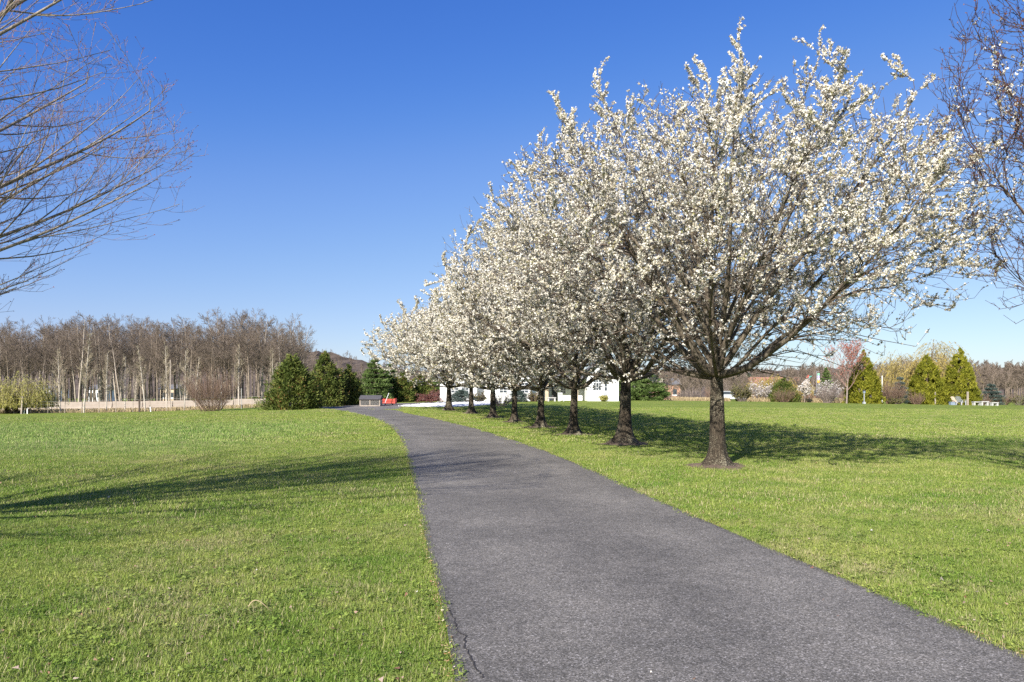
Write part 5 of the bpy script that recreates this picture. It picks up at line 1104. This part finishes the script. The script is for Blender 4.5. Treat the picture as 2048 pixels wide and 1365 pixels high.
def car(px, d, label, body):
    x, y, z = at(px, d); r = empty("parked_car", (x, y, z)); tag(r, label, "car")
    MB().prism([(-2.1, .3), (2.1, .3), (2.15, .75), (1.3, .9), (.7, 1.35), (-1.1, 1.38), (-1.8, .92), (-2.15, .82)], -.85, .85).build("body", body, r)
    MB().prism([(-1.5, .93), (1.1, .93), (.62, 1.28), (-1.02, 1.31)], -.86, -.851).build("window", M["glass"], r)
    for xx in (-1.3, 1.3):
        for yy in (-.75, .75):
            w = MB().lathe([(0, -.1), (.3, -.1), (.32, 0), (.3, .1), (0, .1)], 14).build("wheel", M["tar"], r); w.rotation_euler = (math.pi / 2, 0, 0); w.location = (xx, yy, .3)
car(1459, 94, "silver grey car parked beyond the lawn behind the broad pear trunk", flat("silver_paint", (.52, .55, .56)))

# ------------------------------------------------------------------ grass, litter, leaves
def tuft(seed, n, rad, h0, h1, w, lean=.5):
    rg = np.random.default_rng(seed); r = rad * np.sqrt(rg.random(n)); a = rg.uniform(0, 6.28, n); b = np.stack([r * np.cos(a), r * np.sin(a), np.full(n, -.004)], 1)
    az = rg.uniform(0, 6.28, n); ln = rg.uniform(.1, 1, n) * lean; hh = rg.uniform(h0, h1, n)
    u = np.stack([np.cos(az) * ln, np.sin(az) * ln, np.ones(n)], 1); side = np.stack([-np.sin(az), np.cos(az), np.zeros(n)], 1) * (w * rg.uniform(.6, 1.3, n))[:, None] / 2
    m = b + u * (hh * .55)[:, None]; tp = m + np.stack([np.cos(az) * ln * 1.8, np.sin(az) * ln * 1.8, np.full(n, .75)], 1) * (hh * .5)[:, None]
    V = np.stack([b - side, b + side, m + side * .85, m - side * .85, tp], 1).reshape(-1, 3); i = np.arange(n)[:, None] * 5
    t = rg.random(n) ** .9
    return mesh_np("tuft", V, [i + np.array([[0, 1, 2, 3]]), i + np.array([[3, 2, 4]])], M["blade"], False, {"tint": np.repeat(t, 5)})
def clover(seed, n, rad):
    rg = np.random.default_rng(seed); r = rad * np.sqrt(rg.random(n)); a = rg.uniform(0, 6.28, n); C = np.stack([r * np.cos(a), r * np.sin(a), rg.uniform(.012, .035, n)], 1)
    v, f = quads(C, rand_unit(n, rg) * (1, 1, .2), np.array([0, 0, 1.0]) + rg.normal(0, .25, (n, 3)), rg.uniform(.008, .014, n), rg.uniform(.008, .013, n))
    return mesh_np("tuft", v, [f], M["blade"], False, {"tint": np.repeat(rg.uniform(.1, .8, n), 4)})
def lawn_zone(y0, y1, sp, seed, meshes, pv, s0, s1, name, label):
    rg = np.random.default_rng(seed); ys = np.arange(y0, y1, sp); pts = []
    for yy in ys:
        hw_ = .80 * yy + 2.2; xs = np.arange(-hw_, hw_, sp); pts.append(np.stack([xs, np.full(len(xs), yy)], 1))
    P = np.concatenate(pts) + rg.uniform(-sp * .6, sp * .6, (sum(len(p) for p in pts), 2))
    keep = ~inside(CREEP, P[:, 0], P[:, 1]) & ~inside(COURT, P[:, 0], P[:, 1]) & ~inside(bo, P[:, 0], P[:, 1])
    for (x, y, r) in SOILS: keep &= ((P[:, 0] - x) / 1.2) ** 2 + (P[:, 1] - y) ** 2 > (r * .82) ** 2
    P = P[keep]; n = len(P)
    big = np.sin(P[:, 0] * .9 + 1.7 * np.sin(P[:, 1] * .55)) * np.sin(P[:, 1] * 1.1 + P[:, 0] * .35)
    s = rg.uniform(s0, s1, n) * (1 + .22 * big)
    hay = sstep(-5.5, -11, P[:, 0]) * sstep(15, 21, P[:, 1]); hs = s * (1 + .9 * hay)
    idx = rg.choice(len(meshes), n, p=pv)
    gn_scatter(name, np.concatenate([P, H(P[:, 0], P[:, 1])[:, None]], 1), np.stack([rg.normal(0, .1, n), rg.normal(0, .1, n), rg.uniform(0, 6.28, n)], 1), np.stack([s, s, hs], 1), meshes, idx, label, "grass")
    return n
tn = [tuft(1000 + k, 22, .045, .018, .042, .0030, .8) for k in range(5)] + [tuft(1010, 16, .04, .03, .07, .003, .5), clover(1020, 26, .05)]
tm = [tuft(1030 + k, 34, .10, .022, .050, .0062, .8) for k in range(4)] + [tuft(1040, 20, .08, .03, .075, .006, .5)]
tf = [tuft(1050 + k, 46, .26, .025, .055, .014, .85) for k in range(4)]
g1 = lawn_zone(2.6, 9.0, .036, 31, tn, [.17, .17, .17, .16, .16, .08, .09], .8, 1.25, "near_grass", "short mixed grass and clover blades close to the driveway")
g2 = lawn_zone(8.8, 22.0, .085, 32, tm, [.23, .23, .22, .22, .10], .8, 1.25, "middle_grass", "short grass blades around the pear trees")
g3 = lawn_zone(21.5, 58.0, .24, 33, tf, [.25, .25, .25, .25], .8, 1.2, "far_grass", "short grass blades on the far lawn")
# dry litter along both margins of the drive
rg = np.random.default_rng(44)
C = []
for E, sgn in ((LW, -1), (RW, 1)):
    m = 4200; kk = np.clip((rg.random(m) ** 1.5) * 74 + 6, 0, 88.99); i = kk.astype(int); w = (kk - i)[:, None]; p = E[i] * (1 - w) + E[i + 1] * w
    p = p + np.stack([rg.normal(sgn * .015, .022, m), rg.normal(0, .01, m)], 1); lump = np.sin(kk * 1.9) * np.sin(kk * .63 + 1) > -.55 if sgn < 0 else np.sin(kk * 1.3) * np.sin(kk * .5) > .05
    C.append(np.concatenate([p, (H(p[:, 0], p[:, 1]) + rg.uniform(.015, .026, m))[:, None]], 1)[lump])
C = np.concatenate(C); m = len(C)
v, f = quads(C, rand_unit(m, rg) * (1, 1, .25), np.array([0, 0, 1.0]) + rg.normal(0, .4, (m, 3)), rg.uniform(.007, .022, m), rg.uniform(.004, .010, m))
tag(obj("leaf_litter", mesh_np("leaf_litter", v, [f], M["litter"], False, {"tint": np.repeat(rg.random(m), 4)})), "dry tan litter gathered along the driveway edges", "litter", kind="stuff")
# dead leaves and fallen petals in the grass
m = 2600; yy = 3 + 19 * rg.random(m) ** 1.6; xx = rg.uniform(-1, 1, m) * (.78 * yy + 1); keep = ~inside(ROAD, xx, yy) | (rg.random(m) < .04); xx, yy = xx[keep], yy[keep]; m = len(xx)
C = np.stack([xx, yy, H(xx, yy) + rg.uniform(.03, .05, m)], 1)
C[inside(ROAD, xx, yy), 2] = H(xx, yy)[inside(ROAD, xx, yy)] + .019
sz = np.clip(rg.lognormal(-4.15, .45, m), .008, .035)
v, f = sprays(C, rand_unit(m, rg) * (1, 1, .5), np.array([0, 0, 1.0]) + rg.normal(0, .7, (m, 3)), sz, sz * rg.uniform(.4, .9, m))
tag(obj("fallen_leaves", mesh_np("fallen_leaves", v, [f], M["deadleaf"], False, {"tint": np.repeat(rg.random(m), 3)})), "brown dead leaves and pale petals scattered in the grass", "leaves", kind="stuff")
# dry pale stalk arching out of the grass
x, y = gp(510, 1228); s = np.linspace(0, 1, 14)
P = np.stack([-.055 + .155 * s, .02 * s, .02 + .075 * np.sin(np.pi * np.clip(s * 1.0, 0, 1) ** .7)], 1)[None]
v, f = tubes(P, (.0045 * (1 - .5 * s))[None], 6, rg)
st = obj("dry_stalk", mesh_np("dry_stalk", v, [f], M["straw"], True, {"tint": np.full(len(v), .9)}), None, (x, y, hz(x, y))); tag(st, "pale dry stalk arching out of the grass left of the driveway", "stalk")
# tan reeds along the far edge of the lawn and by the highway
def reeds(pxa, pxb, da, db, n, h, label, seed):
    rg = np.random.default_rng(seed); px = rg.uniform(pxa, pxb, n); d_ = rg.uniform(da, db, n); x = (px - CX) * d_ / F
    C = np.stack([x, d_, H(x, d_)], 1); hh = h * rg.uniform(.4, 1.2, n); ax = np.array([0, 0, 1.0]) + rg.normal(0, .3, (n, 3)); C[:, 2] += hh * .42
    v, f = quads(C, ax, rand_unit(n, rg) * (1, 1, .1), hh, rg.uniform(.02, .05, n))
    tag(obj("dry_reeds", mesh_np("dry_reeds", v, [f], M["straw"], False, {"tint": np.repeat(rg.random(n), 4)})), label, "reeds", kind="stuff")
reeds(1340, 1460, 89, 97, 3500, .5, "tan dry grass at the lawn edge behind the broad pear trunk", 71)
reeds(1495, 1720, 91, 99, 5500, .6, "tan dry grass along the shrub border", 72)
reeds(-40, 560, 70, 79, 12000, .35, "tan dry grass verge between the left field and the highway", 73)
print("grass", g1, g2, g3, "forest", count)
